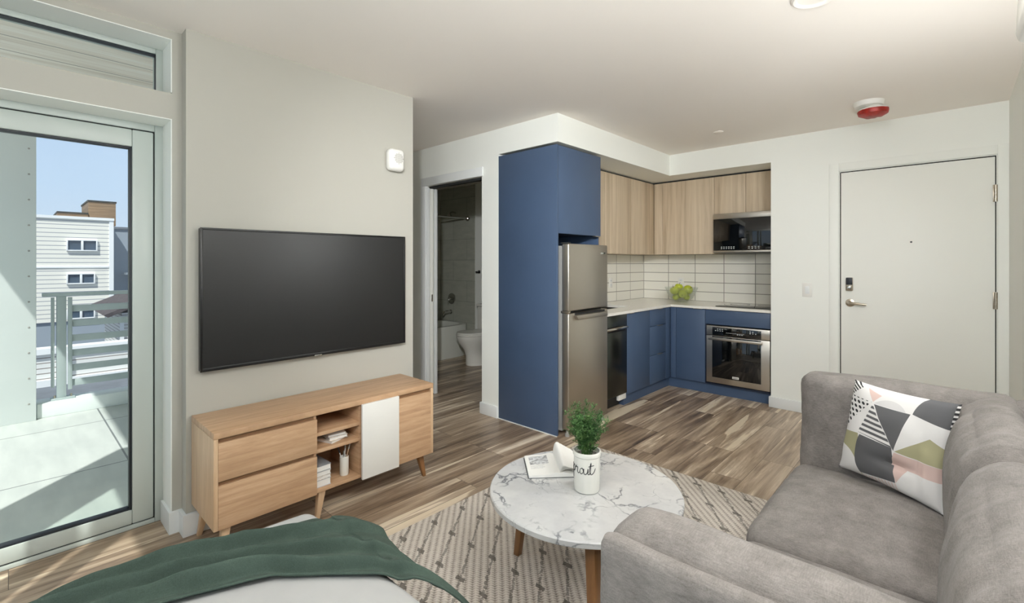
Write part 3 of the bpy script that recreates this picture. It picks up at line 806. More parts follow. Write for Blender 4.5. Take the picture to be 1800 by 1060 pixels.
# countertop with sink cut-out
bm = new()
CZ0, CZ1 = .852, .876
prism(bm, [(-2.83, 3.445), (-2.165, 3.445), (-2.165, 3.68), (-2.83, 3.68)], 'z', CZ0, CZ1)
box(bm, -2.83, -2.70, 3.68, 4.30, CZ0, CZ1); box(bm, -2.38, -2.165, 3.68, 4.30, CZ0, CZ1)
prism(bm, [(-2.83, 4.30), (-2.165, 4.30), (-2.165, 4.785), (-1.206, 4.785), (-1.206, 5.43), (-2.83, 5.43)], 'z', CZ0, CZ1)
bmesh.ops.remove_doubles(bm, verts=bm.verts, dist=1e-5)
tag(obj('countertop', bm, M['quartz'], origin=(-2.4, 4.6, CZ0), smooth=False), 'thin white L-shaped quartz countertop over the navy cabinets', 'countertop')
t = thing('kitchen_sink', 'dark undermount sink in the white countertop by the fridge', 'sink', (-2.54, 4.0, .68))
bm = new(); box(bm, -2.71, -2.70, 3.67, 4.31, .69, .851); box(bm, -2.38, -2.37, 3.67, 4.31, .69, .851); box(bm, -2.70, -2.38, 3.67, 3.68, .69, .851); box(bm, -2.70, -2.38, 4.30, 4.31, .69, .851); box(bm, -2.71, -2.37, 3.67, 4.31, .68, .69)
obj('basin', bm, M['sink'], t)
bm = new(); lathe(bm, [(0, 0), (.04, 0), (.035, .004), (0, .002)], 20, (-2.54, 4.0, .69)); obj('drain', bm, M['chrome'], t)
struct('wall_backsplash_side', B(-2.83, -2.822, 3.445, 5.43, CZ1, 1.412), M['splash_y'], 'white stacked tiles on the side wall beside the fridge', 'tiling')
struct('wall_backsplash_rear', B(-2.822, -1.205, 5.43, 5.44, CZ1, 1.83), M['splash_x'], 'white stacked tiles behind the hob and fruit bowl', 'tiling')
# outlets
def outlet(name, label, c, axis):
    t = thing(name, label, 'outlet', c)
    x, y, z = c
    if axis == 'x':
        obj('plate', B(x, x + .005, y - .036, y + .036, z - .058, z + .058, .002), M['white'], t)
        for dz in (-.024, .024):
            rc = obj('receptacle', B(x + .0049, x + .0062, y - .017, y + .017, z + dz - .016, z + dz + .016, .0005), M['trim'], t)
            bm = new()
            for dy in (-.008, .008): box(bm, x + .0061, x + .0065, y + dy - .0015, y + dy + .0015, z + dz - .006, z + dz + .006)
            obj('slot_marking', bm, M['gap'], rc)
    else:
        obj('plate', B(x - .036, x + .036, y - .005, y, z - .058, z + .058, .002), M['white'], t)
        for dz in (-.024, .024):
            rc = obj('receptacle', B(x - .017, x + .017, y - .0062, y - .0049, z + dz - .016, z + dz + .016, .0005), M['trim'], t)
            bm = new()
            for dx in (-.008, .008): box(bm, x + dx - .0015, x + dx + .0015, y - .0065, y - .0061, z + dz - .006, z + dz + .006)
            obj('slot_marking', bm, M['gap'], rc)
outlet('wall_outlet', 'white outlet on the side-wall tiles beside the fridge', (-2.822, 4.66, 1.09), 'x')
outlet('wall_outlet', 'white outlet on the rear tiles above the fruit bowl', (-2.335, 5.43, 1.085), 'y')
# cooktop
t = thing('cooktop', 'black glass electric cooktop set in the countertop above the oven', 'cooktop', (-1.50, 5.12, CZ1))
cg = obj('glass_plate', B(-1.745, -1.245, 4.885, 5.36, CZ1, CZ1 + .006, .002), M['glassblack'], t)
for cx_, cy_, rr in ((-1.62, 5.0, .075), (-1.37, 5.0, .095), (-1.62, 5.24, .095), (-1.37, 5.24, .075)):
    bm = new(); lathe(bm, [(rr - .003, .0062), (rr - .003, .0066), (rr, .0066), (rr, .0062)], 40, (cx_, cy_, CZ1)); obj('burner_ring', bm, M['grille'], cg)
# microwave
t = thing('microwave', 'over-range microwave with black mirror door and steel trim', 'microwave', (-1.51, 5.2, 1.415))
MY = 5.035
obj('body', B(-1.818, -1.209, MY + .02, 5.425, 1.418, 1.823, .002), M['black'], t)
obj('top_trim', B(-1.818, -1.209, MY - .005, MY + .02, 1.768, 1.823, .002), M['steel'], t)
obj('bottom_trim', B(-1.818, -1.209, MY - .008, MY + .02, 1.422, 1.442, .002), M['steel'], t)
dg = obj('door_glass', B(-1.818, -1.209, MY, MY + .02, 1.443, 1.767, .001), M['glassblack'], t)
bm = new(); m2 = new()
for r, zz in enumerate((1.478, 1.462)):
    for k in range(6): box(bm, -1.742 + k * .024, -1.729 + k * .024, MY - .0012, MY + .0002, zz - .004, zz + .004)
    for k in range(4): box(m2, -1.48 + k * .03, -1.464 + k * .03, MY - .0012, MY + .0002, zz - .003, zz + .003)
obj('control_marking', bm, M['mark'], dg, label='brighter rows of touch symbols'); obj('control_marking', m2, M['mark'], dg, label='fainter rows of touch symbols')
# uppers
UX = -2.50; UY = 5.068
def upper(name, label, loc): return thing(name, label, 'cabinet', loc)
UZ0, UZ1 = 1.41, 2.216
t = upper('upper_cabinet', 'pale wood wall cabinet with two doors next to the fridge', (-2.66, 4.0, 1.41))
obj('carcass', B(-2.825, UX - .02, 3.447, 4.55, UZ0 + .002, UZ1), M['upper'], t)
obj('door', B(UX - .019, UX, 3.447, 4.022, UZ0, UZ1, .0015), M['upper'], t)
dd = obj('door', B(UX - .019, UX, 4.026, 4.548, UZ0, UZ1, .0015), M['upper'], t)
obj('tab_pull', B(UX - .012, UX + .015, 4.05, 4.12, UZ0 - .006, UZ0 - .001, .001), M['nickel'], dd)
t = upper('upper_cabinet', 'pale wood wall cabinet with one narrow door in the corner', (-2.66, 4.8, 1.41))
obj('carcass', B(-2.825, UX - .02, 4.552, 5.43, UZ0 + .002, UZ1), M['upper'], t)
dd = obj('door', B(UX - .019, UX, 4.552, 5.066, UZ0, UZ1, .0015), M['upper'], t)
obj('tab_pull', B(UX - .012, UX + .015, 4.58, 4.65, UZ0 - .006, UZ0 - .001, .001), M['nickel'], dd)
t = upper('upper_cabinet', 'pale wood wall cabinet with wide door beside the microwave', (-2.1, 5.2, 1.41))
obj('carcass', B(-2.48, -1.826, UY + .02, 5.43, UZ0 + .002, UZ1), M['upper'], t)
obj('filler_panel', B(-2.497, -2.397, UY + .004, UY + .02, UZ0, UZ1, .001), M['upper'], t)
dd = obj('door', B(-2.393, -1.826, UY, UY + .019, UZ0, UZ1, .0015), M['upper'], t)
obj('tab_pull', B(-1.92, -1.84, UY - .015, UY + .01, UZ0 - .006, UZ0 - .001, .001), M['nickel'], dd)
t = upper('upper_cabinet', 'short pale wood two-door cabinet above the microwave', (-1.51, 5.2, 1.83))
obj('carcass', B(-1.822, -1.209, UY + .02, 5.43, 1.828, UZ1), M['upper'], t)
obj('door', B(-1.822, -1.514, UY, UY + .019, 1.827, UZ1, .0015), M['upper'], t)
obj('door', B(-1.510, -1.209, UY, UY + .019, 1.827, UZ1, .0015), M['upper'], t)
bm = new(); box(bm, -2.82, UX - .03, 3.447, 5.43, UZ1, 2.235); box(bm, -2.53, -1.209, UY + .03, 5.43, UZ1, 2.235)
struct('trim_1', bm, M['gap'], 'dark recessed gap strip between wall cabinets and bulkhead', 'trim')
# fruit bowl
BX, BYY, BZ = -2.22, 5.17, CZ1
bm = new()
prof = [(0, .006), (.05, .006), (.055, 0), (.06, .004), (.085, .012), (.125, .05), (.152, .10), (.178, .165), (.173, .165), (.147, .102), (.12, .054), (.08, .02), (0, .014)]
lathe(bm, prof, 48, (BX, BYY, BZ))
tag(obj('fruit_bowl', bm, M['bowlglass'], origin=(BX, BYY, BZ)), 'clear glass bowl of green apples on the countertop', 'bowl')
def apple(label, loc, rx=0, ry=0, s=1.0):
    t = thing('apple', label, 'apple', loc, 'green apples in the glass bowl')
    bm = new(); b2 = new()
    pr_ = []
    for k in range(15):
        a = -PI / 2 + PI * k / 14
        r = .046 * math.cos(a) * (1.0 + .06 * math.sin(a)); z = .043 * math.sin(a)
        if a > 0: z -= .012 * max(0, 1 - (r / .03) ** 2) if r < .03 else 0
        else: z += .007 * max(0, 1 - (r / .02) ** 2) if r < .02 else 0
        pr_.append((max(r, 0), z))
    mt = Matrix.Rotation(rx, 4, 'X') @ Matrix.Rotation(ry, 4, 'Y') @ Matrix.Scale(s, 4)
    lathe(b2, pr_, 24, (0, 0, 0), mat=mt); bmesh.ops.translate(b2, vec=loc, verts=b2.verts); merge(bm, b2)
    obj('flesh', bm, M['applegreen'], t)
    bm = new(); b2 = new(); tube(b2, [(0, 0, .028), (.002, 0, .045), (.006, 0, .056)], .0025, 6); bmesh.ops.transform(b2, matrix=mt, verts=b2.verts); bmesh.ops.translate(b2, vec=loc, verts=b2.verts); merge(bm, b2)
    obj('stem', bm, M['stem'], t)
R_ = Vector((.731, .682, 0)); F_ = Vector((-.682, .731, 0))
def ap(r, f, z, label, rx, ry, s=1.0):
    p = Vector((BX, BYY, BZ + z)) + R_ * r + F_ * f; apple(label, tuple(p), rx, ry, s)
ap(-.078, -.005, .130, 'green apple at the bowl rim on the side nearer the fridge', .3, -.3, 1.1)
ap(.068, -.015, .136, 'large green apple on the side of the bowl nearer the hob', .5, .9, 1.15)
ap(-.008, .058, .162, 'green apple on top at the rear of the bowl heap', -.2, .1, 1.0)
ap(-.004, -.052, .098, 'green apple at the front of the bowl showing its dark blossom end', 2.0, .2, 1.05)
ap(-.058, .012, .053, 'green apple low in the bowl under the rim apple nearest the fridge', .9, -.4, .78)
ap(.062, .012, .053, 'green apple low in the bowl beneath the largest apple', .7, .9, .78)
ap(.002, .066, .070, 'green apple hidden low at the back of the bowl', .1, .4, .85)

# ================================================================== WALL AND CEILING FITTINGS
t = thing('light_switch', 'white rocker light switch beside the entry door', 'switch', (-.918, 4.76, 1.08))
obj('plate', B(-.955, -.881, 4.754, 4.76, 1.02, 1.14, .002), M['white'], t)
obj('rocker', B(-.935, -.901, 4.750, 4.756, 1.047, 1.113, .002), M['trim'], t)
t = thing('alarm_sounder', 'white rounded wall alarm sounder above the television', 'alarm', (-2.70, 1.74, 2.0))
al = obj('housing', B(-2.70, -2.632, 1.675, 1.790, 1.918, 2.062, .028, 5), M['white'], t)
bm = new()
for i in range(-4, 5):
    for j in range(-4, 5):
        if i * i + j * j < 17:
            box(bm, -2.6335, -2.6312, 1.738 + i * .0085 - .0028, 1.738 + i * .0085 + .0028, 1.998 + j * .0085 - .0028, 1.998 + j * .0085 + .0028)
obj('grille', bm, M['grille'], al)
t = thing('smoke_detector', 'white ceiling smoke detector with a red dust cap', 'smoke detector', (-.42, 4.15, 2.45))
t.scale = (.92, .92, .92)
bm = new(); lathe(bm, [(0, 0), (.098, 0), (.098, -.012), (.088, -.034), (.06, -.036), (0, -.036)], 40, (-.425, 4.14, 2.45)); obj('base', bm, M['white'], t)
bm = new(); lathe(bm, [(0, -.036), (.055, -.036), (.06, -.05), (.092, -.056), (.096, -.064), (0, -.064)], 40, (-.40, 4.155, 2.45)); obj('neck', bm, M['white'], t)
bm = new(); b2 = new(); lathe(b2, [(0, -.064), (.096, -.064), (.098, -.07), (.092, -.096), (.06, -.112), (0, -.116)], 40, (0, 0, 0))
for v in b2.verts: v.co += noise.noise_vector(v.co * 38) * .004
bmesh.ops.translate(b2, vec=(-.40, 4.155, 2.45), verts=b2.verts); merge(bm, b2); obj('dust_cap', bm, M['red'], t, label='red plastic dust cap')
t = thing('sprinkler_cover', 'small flush round sprinkler cover on the ceiling before the kitchen', 'sprinkler', (-1.47, 4.19, 2.45))
bm = new(); lathe(bm, [(0, 0), (.040, 0), (.040, -.004), (.034, -.007), (0, -.008)], 32, (-1.47, 4.19, 2.449)); obj('plate', bm, M['ceil'], t)
t = thing('downlight', 'round unlit ceiling downlight set flush above the sofa', 'ceiling light', (-.42, 2.335, 2.45))
bm = new(); lathe(bm, [(.068, -.001), (.09, -.001), (.09, -.006), (.082, -.011), (.072, -.008), (.068, -.002)], 40, (-.42, 2.335, 2.45)); obj('trim_ring', bm, M['ceil'], t)
bm = new(); lathe(bm, [(0, -.003), (.069, -.003), (.069, -.001), (0, -.001)], 40, (-.42, 2.335, 2.45)); obj('lens', bm, M['ceil'], t)
t = thing('air_conditioner', 'white wall-mounted air conditioner high over the sofa', 'air conditioner', (.296, 1.3, 1.8))
bm = new(); prism(bm, [(.296, 1.77), (.255, 1.77), (.125, 1.882), (.120, 1.90), (.128, 2.06), (.15, 2.085), (.296, 2.085)], 'y', .95, 1.755, .004)
ac = obj('casing', bm, plain('greyish_white_plastic', (196, 194, 186), .5), t)  # even off-white, toned down close to the ceiling colour
bm = new(); prism(bm, [(.238, 1.7845), (.236, 1.7825), (.142, 1.863), (.144, 1.8655)], 'y', .99, 1.715); obj('louvre', bm, M['grille'], ac)

# ================================================================== TELEVISION AND SIDEBOARD
t = thing('television', 'large black flat television mounted on the pale wall', 'television', (-2.70, 1.215, .787))
bm = new(); box(bm, -2.69, -2.655, .634, 1.798, .789, 1.488, .003)
tvb = obj('housing', bm, M['black'], t)
bm = new(); ring_frame(bm, -2.656, -2.650, .632, 1.800, .787, 1.490, .011, .0015, .017); obj('bezel', bm, M['black'], t)
obj('screen', B(-2.656, -2.6535, .643, 1.789, .803, 1.479), M['tvscreen'], t)
obj('badge', B(-2.651, -2.647, 1.19, 1.232, .783, .793, .001), M['chrome'], t, label='small silver badge under the screen')
obj('wall_bracket', B(-2.699, -2.69, 1.0, 1.43, 1.0, 1.3), M['black'], t)

SX0, SX1, SY0, SY1, SZ0, SZ1 = -2.69, -2.33, .605, 1.785, .150, .578
t = thing('sideboard', 'oak sideboard with drawers, open shelves and one white door', 'sideboard', (-2.5, 1.195, 0))
obj('top', B(SX0, SX1, SY0, SY1, SZ1 - .028, SZ1, .0015), M['oak_top'], t)
obj('end_panel', B(SX0, SX1 - .0005, SY0, SY0 + .018, SZ0, SZ1 - .0285, .0015), M['oak_side'], t)
obj('end_panel', B(SX0, SX1 - .0005, SY1 - .018, SY1, SZ0, SZ1 - .0285, .0015), M['oak_side'], t)
obj('bottom', B(SX0, SX1 - .016, SY0 + .018, SY1 - .018, SZ0, SZ0 + .018, .001), M['oak_top'], t)
obj('back_panel', B(SX0, SX0 + .008, SY0 + .018, SY1 - .018, SZ0 + .018, SZ1 - .028), M['oak_front'], t)
YA, YB = 1.062, 1.300      # open bay
obj('divider', B(SX0 + .008, SX1 - .016, YA - .014, YA, SZ0 + .018, SZ1 - .0285, .001), M['oak_front'], t)
obj('divider', B(SX0 + .008, SX1 - .016, YB, YB + .014, SZ0 + .018, SZ1 - .0285, .001), M['oak_front'], t)
obj('groove_rail', B(SX1 - .03, SX1 - .014, SY0 + .018, YA - .014, .51, .549), M['oak_groove'], t)
obj('groove_rail', B(SX1 - .03, SX1 - .014, SY0 + .018, YA - .014, .335, .37), M['oak_groove'], t)
obj('groove_rail', B(SX1 - .03, SX1 - .014, YB + .014, SY1 - .018, .51, .549), M['oak_groove'], t)
obj('drawer_front', B(SX1 - .014, SX1, SY0 + .0185, YA - .002, .362, .530, .0015), M['oak_front'], t)
obj('drawer_front', B(SX1 - .014, SX1, SY0 + .0185, YA - .002, SZ0 + .0005, .343, .0015), M['oak_front'], t)
obj('shelf', B(SX0 + .008, SX1 - .016, YA, YB, .437, .455, .001), M['oak_top'], t)
obj('shelf', B(SX0 + .008, SX1 - .016, YA, YB, .352, .370, .001), M['oak_top'], t)
obj('white_door', B(SX1 + .001, SX1 + .017, YB + .0, 1.530, SZ0 - .002, .553, .002), M['white'], t, label='plain white sliding door')
obj('oak_door', B(SX1 - .014, SX1, 1.316, SY1 - .0185, SZ0 + .0005, .530, .0015), M['oak_front'], t)
for (lx, ly, ex, ey) in ((SX1 - .05, SY0 + .06, SX1 - .02, SY0 + .035), (SX0 + .05, SY0 + .05, SX0 + .03, SY0 + .025), (SX1 - .075, SY1 - .055, SX1 - .055, SY1 - .03), (SX0 + .05, SY1 - .05, SX0 + .03, SY1 - .025), (SX1 - .05, YA + .04, SX1 - .05, YA + .02), (SX0 + .05, YA + .02, SX0 + .03, YA + .02)):
    bm = new(); leg(bm, (lx, ly, SZ0 - .0005), (ex, ey, 0), .019, .010); obj('leg', bm, M['legwood'] if ly > 1.3 else M['oak_side'], t)
# books and brush pot in the open bay
def book(label, group, x0, x1, y0, y1, z0, z1, cov, ang=0):
    c = ((x0 + x1) / 2, (y0 + y1) / 2, z0)
    t = thing('book', label, 'book', c, group); t.rotation_euler.z = ang
    hx, hy = (x1 - x0) / 2, (y1 - y0) / 2
    bm = new(); box(bm, -hx, hx, -hy, hy, 0, .0025, .001); box(bm, -hx, hx, -hy, hy, z1 - z0 - .0025, z1 - z0, .001); box(bm, -hx, -hx + .003, -hy, hy, .0025, z1 - z0 - .0025)
    o = obj('cover', bm, cov); o.parent = t
    bm = B(-hx + .003, hx - .003, -hy + .003, hy - .003, .0025, z1 - z0 - .0025)
    o = obj('pages', bm, M['page']); o.parent = t
cw = plain('white_cover', (214, 212, 208), .5); cb = plain('blotched_cover', (206, 196, 186), .5, var=.25, vs=45); cg_ = plain('silver_grey_cover', (142, 146, 150), .4); cl = plain('pale_grey_cover', (188, 192, 198), .5); cc = plain('cream_cover', (214, 204, 192), .6)
g1 = 'books on the middle shelf of the sideboard'; g2 = 'books at the bottom of the sideboard bay'
book('wide cream book under the two small books on the sideboard shelf', g1, -2.52, -2.375, 1.125, 1.215, .3705, .383, cc, .35)
book('patterned small book in the middle of the sideboard shelf stack', g1, -2.50, -2.375, 1.150, 1.250, .3835, .4, cb, -.05)
book('white small book topmost on the sideboard shelf stack', g1, -2.50, -2.38, 1.15, 1.245, .4005, .412, cw, -.12)
zz = SZ0 + .0185
for lab, hgt, cv, an in (('thick pale grey book lowest in the bottom sideboard stack', .036, cl, 0), ('patterned brown and white book second from the bottom stack base', .018, cb, .02), ('thin white book below the topmost grey one in the sideboard', .022, cw, -.02), ('silver-grey book topmost in the bottom sideboard stack', .03, cg_, .05)):
    book(lab, g2, -2.56, -2.36, YA + .004, YA + .085, zz, zz + hgt, cv, an * .3); zz += hgt + .0005
t = thing('brush_pot', 'white ceramic pot holding paintbrushes inside the sideboard', 'pot', (-2.41, 1.245, SZ0 + .018))
bm = new(); lathe(bm, [(0, 0), (.021, 0), (.0235, .004), (.0235, .098), (.0215, .1), (.020, .098), (.020, .01), (0, .01)], 28, (-2.41, 1.245, SZ0 + .0183)); obj('vessel', bm, M['ceramic'], t)
pz = SZ0 + .0283
for k, (dx, dy, L, lab, mk) in enumerate(((.012, .012, .165, 'paintbrush leaning toward the white door in the pot', 'wood'), (-.01, -.014, .14, 'dark-tipped paintbrush leaning toward the drawers', 'black'), (0, .004, .17, 'tallest paintbrush standing upright in the white pot', 'white'), (.014, -.008, .13, 'short paintbrush at the front rim of the white pot', 'steel'))):
    t = thing('paintbrush', lab, 'paintbrush', (-2.41 + dx * .3, 1.245 + dy * .3, pz), 'paintbrushes in the white pot')
    p0 = Vector((-2.41 - dx * .5, 1.245 - dy * .5, pz)); p1 = Vector((-2.41 + dx * 1.9, 1.245 + dy * 1.9, pz + L))
    bm = new(); tube(bm, [p0, p0.lerp(p1, .78)], .0024, 8); obj('shaft', bm, M['white'] if mk != 'wood' else M['oak_side'], t)
    bm = new(); tube(bm, [p0.lerp(p1, .78), p0.lerp(p1, .9), p1], .0042, 8, .002); obj('bristles', bm, M['ink'] if mk == 'black' else M['grille'], t)

# ================================================================== COFFEE TABLE
TCX, TCY, TR = -1.075, 1.575, .378
RZ = .012
t = thing('coffee_table', 'round white marble coffee table on wooden legs on the rug', 'coffee table', (TCX, TCY, RZ))
bm = new(); lathe(bm, [(0, .396), (TR - .004, .396), (TR, .400), (TR, .416), (TR - .004, .420), (0, .420)], 96, (TCX, TCY, 0)); obj('top', bm, M['marble'], t)
for a in (183, -50, 66):
    a = math.radians(a); c, s = math.cos(a), math.sin(a)
    bm = new(); leg(bm, (TCX + .29 * c, TCY + .29 * s, .3955), (TCX + .345 * c, TCY + .345 * s, RZ + .0005), .021, .014); obj('leg', bm, M['legwood'], t)
bm = new(); lathe(bm, [(.24, .378), (.30, .378), (.30, .3955), (.24, .3955)], 48, (TCX, TCY, 0)); obj('apron', bm, M['legwood'], t)
# potted fern
PX, PY, PZ = -1.056, 1.566, .4205
t = thing('potted_plant', 'leafy green plant in a white lettered pot on the marble table', 'plant', (PX, PY, PZ))
plant_root = t
bm = new(); lathe(bm, [(0, 0), (.050, 0), (.056, .003), (.0585, .010), (.059, .158), (.0625, .162), (.064, .176), (.062, .180), (.057, .180), (.055, .172), (.054, .155), (0, .152)], 56, (PX, PY, PZ))
pot = obj('pot', bm, M['ceramic'], t)
bm = new(); lathe(bm, [(0, .160), (.0545, .157), (.0545, .154)], 30, (PX, PY, PZ)); obj('soil', bm, M['soil'], t)
# handwritten lettering wrapped on the pot: s p r o u t
def stroke(bm, pts, r=.0016):
    out = []
    for i in range(len(pts) - 1):
        p0 = pts[max(i - 1, 0)]; p1 = pts[i]; p2 = pts[i + 1]; p3 = pts[min(i + 2, len(pts) - 1)]
        for k in range(5):
            q = k / 5
            f = lambda a, b, c, d: .5 * (2 * b + (c - a) * q + (2 * a - 5 * b + 4 * c - d) * q * q + (3 * b - a - 3 * c + d) * q ** 3)
            out.append((f(p0[0], p1[0], p2[0], p3[0]), f(p0[1], p1[1], p2[1], p3[1])))
    out.append(pts[-1])
    w = []
    A0 = math.atan2(-.731, .682)     # toward the camera
    for sx, sz in out:
        a = A0 + sx / .0592
        w.append((PX + .0592 * math.cos(a), PY + .0592 * math.sin(a), PZ + .092 + sz))
    tube(bm, w, r, 6)
bm = new()
K = .030
def L(ox, pts): stroke(bm, [(ox + x * K, y * K) for x, y in pts])
ox = -.064
L(ox - .052, [(.8, .9), (.2, .9), (.1, .6), (.6, .4), (.6, .05), (.0, .05)])                                   # s
L(ox - .030, [(-.1, .3), (.2, .95), (.12, -1.0), (.2, .7), (.6, .95), (.8, .5), (.5, .05), (.2, .25)])           # p
L(ox - .004, [(-.25, .15), (.1, .85), (.22, 1.05), (.2, .8), (.5, .85), (.45, .3), (.6, .02), (.8, .2)])         # r
L(ox + .019, [(.5, .85), (.2, .7), (.1, .25), (.35, 0.0), (.65, .35), (.55, .8), (.4, .85), (.8, .7)])           # o
L(ox + .041, [(0, .8), (.02, .15), (.25, .0), (.5, .3), (.6, .85), (.58, .2), (.75, .0), (.95, .25)])            # u
L(ox + .066, [(-.1, .3), (.25, 1.75), (.15, .25), (.35, .0), (.75, .35), (.95, .85)])                            # t
L(ox + .066, [(-.15, 1.15), (.3, 1.25), (.7, 1.3)])
obj('lettering', bm, M['ink'], pot, label='handwritten black word reading sprout')
# foliage: many fine feathery sprays
bm = new(); random.seed(11)
stems = new()
def leaflet(p, d, side, ln, wd):
    n = d.cross(side).normalized()
    a = p; b = p + d * ln * .5 + side * wd; c = p + d * ln; e = p + d * ln * .5 - side * wd + n * wd * .4
    vs = [bm.verts.new(q) for q in (a, b, c, e)]; bm.faces.new(vs)
for k in range(54):
    az = random.uniform(0, 2 * PI); spread = random.random() ** .7
    top = Vector((PX + math.cos(az) * .098 * spread, PY + math.sin(az) * .098 * spread, PZ + .18 + random.uniform(.10, .225) * (1 - .3 * spread * spread)))
    base = Vector((PX + math.cos(az) * .022 * spread, PY + math.sin(az) * .022 * spread, PZ + .158))
    mid = base.lerp(top, .5) + Vector((0, 0, .025)) - Vector((math.cos(az), math.sin(az), 0)) * .01
    pts = [(base * (1 - q) ** 2 + mid * 2 * q * (1 - q) + top * q * q) for q in [i / 8 for i in range(9)]]
    tube(stems, pts, .0011, 5, .0006)
    for i in range(1, 9):
        if i < 3 and random.random() < .5: continue
        for m in range(5):
            p = pts[i] + Vector((random.uniform(-.004, .004), random.uniform(-.004, .004), random.uniform(-.008, .008)))
            d = Vector((random.uniform(-1, 1), random.uniform(-1, 1), random.uniform(-.15, .9))).normalized()
            L2 = random.uniform(.014, .028)
            q = p + d * L2
            tube(stems, [p, q], .0005, 3, cap=False)
            for w_ in range(6):
                pp = p.lerp(q, (w_ + .5) / 6)
                dd2 = (d + Vector((random.uniform(-1, 1), random.uniform(-1, 1), random.uniform(-.6, .9)))).normalized()
                sd = dd2.cross(Vector((random.random(), random.random(), random.random() + .1))).normalized()
                leaflet(pp, dd2, sd, random.uniform(.006, .012), random.uniform(.0012, .0024))
obj('foliage', bm, M['fern'], t, smooth=False)['kind'] = 'stuff'
obj('stems', stems, M['fern'], t)
plant_root.scale = (.87, .87, .87)
# open book
t = thing('open_book', 'open hardback with curled pages on the marble table', 'book', (-1.27, 1.64, .4205))
t.rotation_euler.z = math.radians(47)
# local: x along the bottom edge (page width), y toward the head of the page; spine at x=0
PW, PH = .128, .205
bm = new(); box(bm, -PW - .004, -.008, -.1025, .1025, 0, .003, .001); box(bm, .008, PW + .004, -.1025, .1025, 0, .003, .001); box(bm, -.008, .008, -.1025, .1025, .0005, .0035, .001)
o = obj('cover', bm, M['cover']); o.parent = t
def page(sgn, height, curl, lift=0.0):
    def f(s, q):
        if curl:
            a = s * curl; R0 = PW * .9 / curl
            x = R0 * math.sin(a) * .8; z = .016 + R0 * (1 - math.cos(a)) * height + .02 * s
            return Vector((sgn * x, -PH / 2 + PH * q, z))
        x = PW * s
        z = .004 + height * (math.exp(-((s - .12) / .16) ** 2) * .35 + .9 * (1 - s) ** .5 * .4 + .35)
        return Vector((sgn * x, -PH / 2 + PH * q, z))
    return f
bm = new()
for sgn, th in ((-1, .018), (1, .018)):
    b2 = new(); surf(b2, page(sgn, th, 0), 20, 4)
    ext = bmesh.ops.extrude_face_region(b2, geom=list(b2.faces))
    for v in [g for g in ext['geom'] if isinstance(g, bmesh.types.BMVert)]: v.co.z = .0032
    merge(bm, b2)
bmesh.ops.recalc_face_normals(bm, faces=bm.faces)
o = obj('page_block', bm, M['page']); o.parent = t
# curled leaves standing up from the spine and bending back over the second page
def arch(bm, x_end, hgt, lean):
    def f(s, q):
        x = .004 + x_end * s + lean * math.sin(PI * s); z = .016 + hgt * (.62 + .45 * q) * max(0.0, math.sin(PI * min(1, s * .97) ** .75)) ** .75 + .004 * (1 - s)
        return Vector((x, -PH / 2 + PH * q, z))
    surf(bm, f, 32, 6)
bm = new(); arch(bm, .100, .030, .002); arch(bm, .088, .037, .0); arch(bm, .074, .044, -.003); arch(bm, .060, .050, -.006)
o = obj('curled_pages', bm, M['page']); o.parent = t
bm = new()
def patch(x0, x1, y0, y1):
    def f(s, q):
        x = x0 + (x1 - x0) * s; ss = -x / PW
        z = page(-1, .018, 0)(ss, 0).z + .0007
        return Vector((x, y0 + (y1 - y0) * q, z))
    surf(bm, f, 12, 1)
patch(-.112, -.03, .0, .085)
o = obj('printed_picture', bm, M['photo']); o.parent = t
bm = new()
for k in range(4): patch(-.112, -.05 - .01 * (k % 2), -.012 - k * .009, -.0095 - k * .009)
o = obj('printed_text', bm, M['photo']); o.parent = t

# ================================================================== RUG
bm = B(-1.967, -.12, .15, 2.85, 0, RZ, .004)
tag(obj('area_rug', bm, M['rug'], origin=(0, 0, 0)), 'cream braided area rug with dark dotted lines under the coffee table', 'rug')

# ================================================================== SOFA
SF = -.525     # front plane
t = thing('sofa', 'taupe woven two-seat sofa along the plain wall', 'sofa', (-.12, 1.75, RZ))
SA = M['sofa']
obj('base', B(SF + .03, .27, .83, 2.70, .07, .20, .02, 3), SA, t)
for x_, y_ in ((SF + .08, .88), (.21, .88), (SF + .08, 2.65), (.21, 2.65)):
    bm = new(); leg(bm, (x_, y_, .0695), (x_, y_, RZ + .0005), .02, .015); obj('leg', bm, M['legwood'], t)
def armfold(w, q): return w
bm = new(); cushion(bm, SF + .015, .27, .792, .838, .10, .785, .022, 16, (0, .0, 0), .004, 5, 1); obj('arm_panel', bm, SA, t)
bm = new(); cushion(bm, SF, .20, .822, .980, .16, .796, .06, 20, (.01, .008, .012), .008, 5, 2); obj('arm', bm, SA, t)
bm = new(); cushion(bm, SF, .20, 2.565, 2.735, .16, .795, .05, 20, (.008, .012, .006), .007, 5, 4); obj('arm', bm, SA, t)
bm = new(); cushion(bm, .16, .283, .80, 2.73, .10, .79, .05, 18, (0, 0, .004), .005, 4, 6); obj('back_frame', bm, SA, t)
bm = new(); cushion(bm, SF - .005, .06, .985, 1.768, .19, .376, .055, 22, (.012, .004, .028), .006, 5, 8); obj('seat_cushion', bm, SA, t)
bm = new(); cushion(bm, SF - .015, .06, 1.782, 2.562, .19, .384, .05, 24, (.012, .002, .036), .007, 5, 9); obj('seat_cushion', bm, SA, t)
def backfold(seed):
    def f(w, q):
        # top rolls back toward the wall; gathered wrinkles run over the roll
        rip = math.sin(w.y * 46 + 5 * noise.noise(Vector((w.y * 3, w.z * 2, seed)))) * .004 * max(0, min(1, (w.z - .45) / .3))
        w.x -= rip; w.z += rip * .6
        k = max(0, (w.z - .55) / .25)
        w.x += .035 * k * k
        return w
    return f
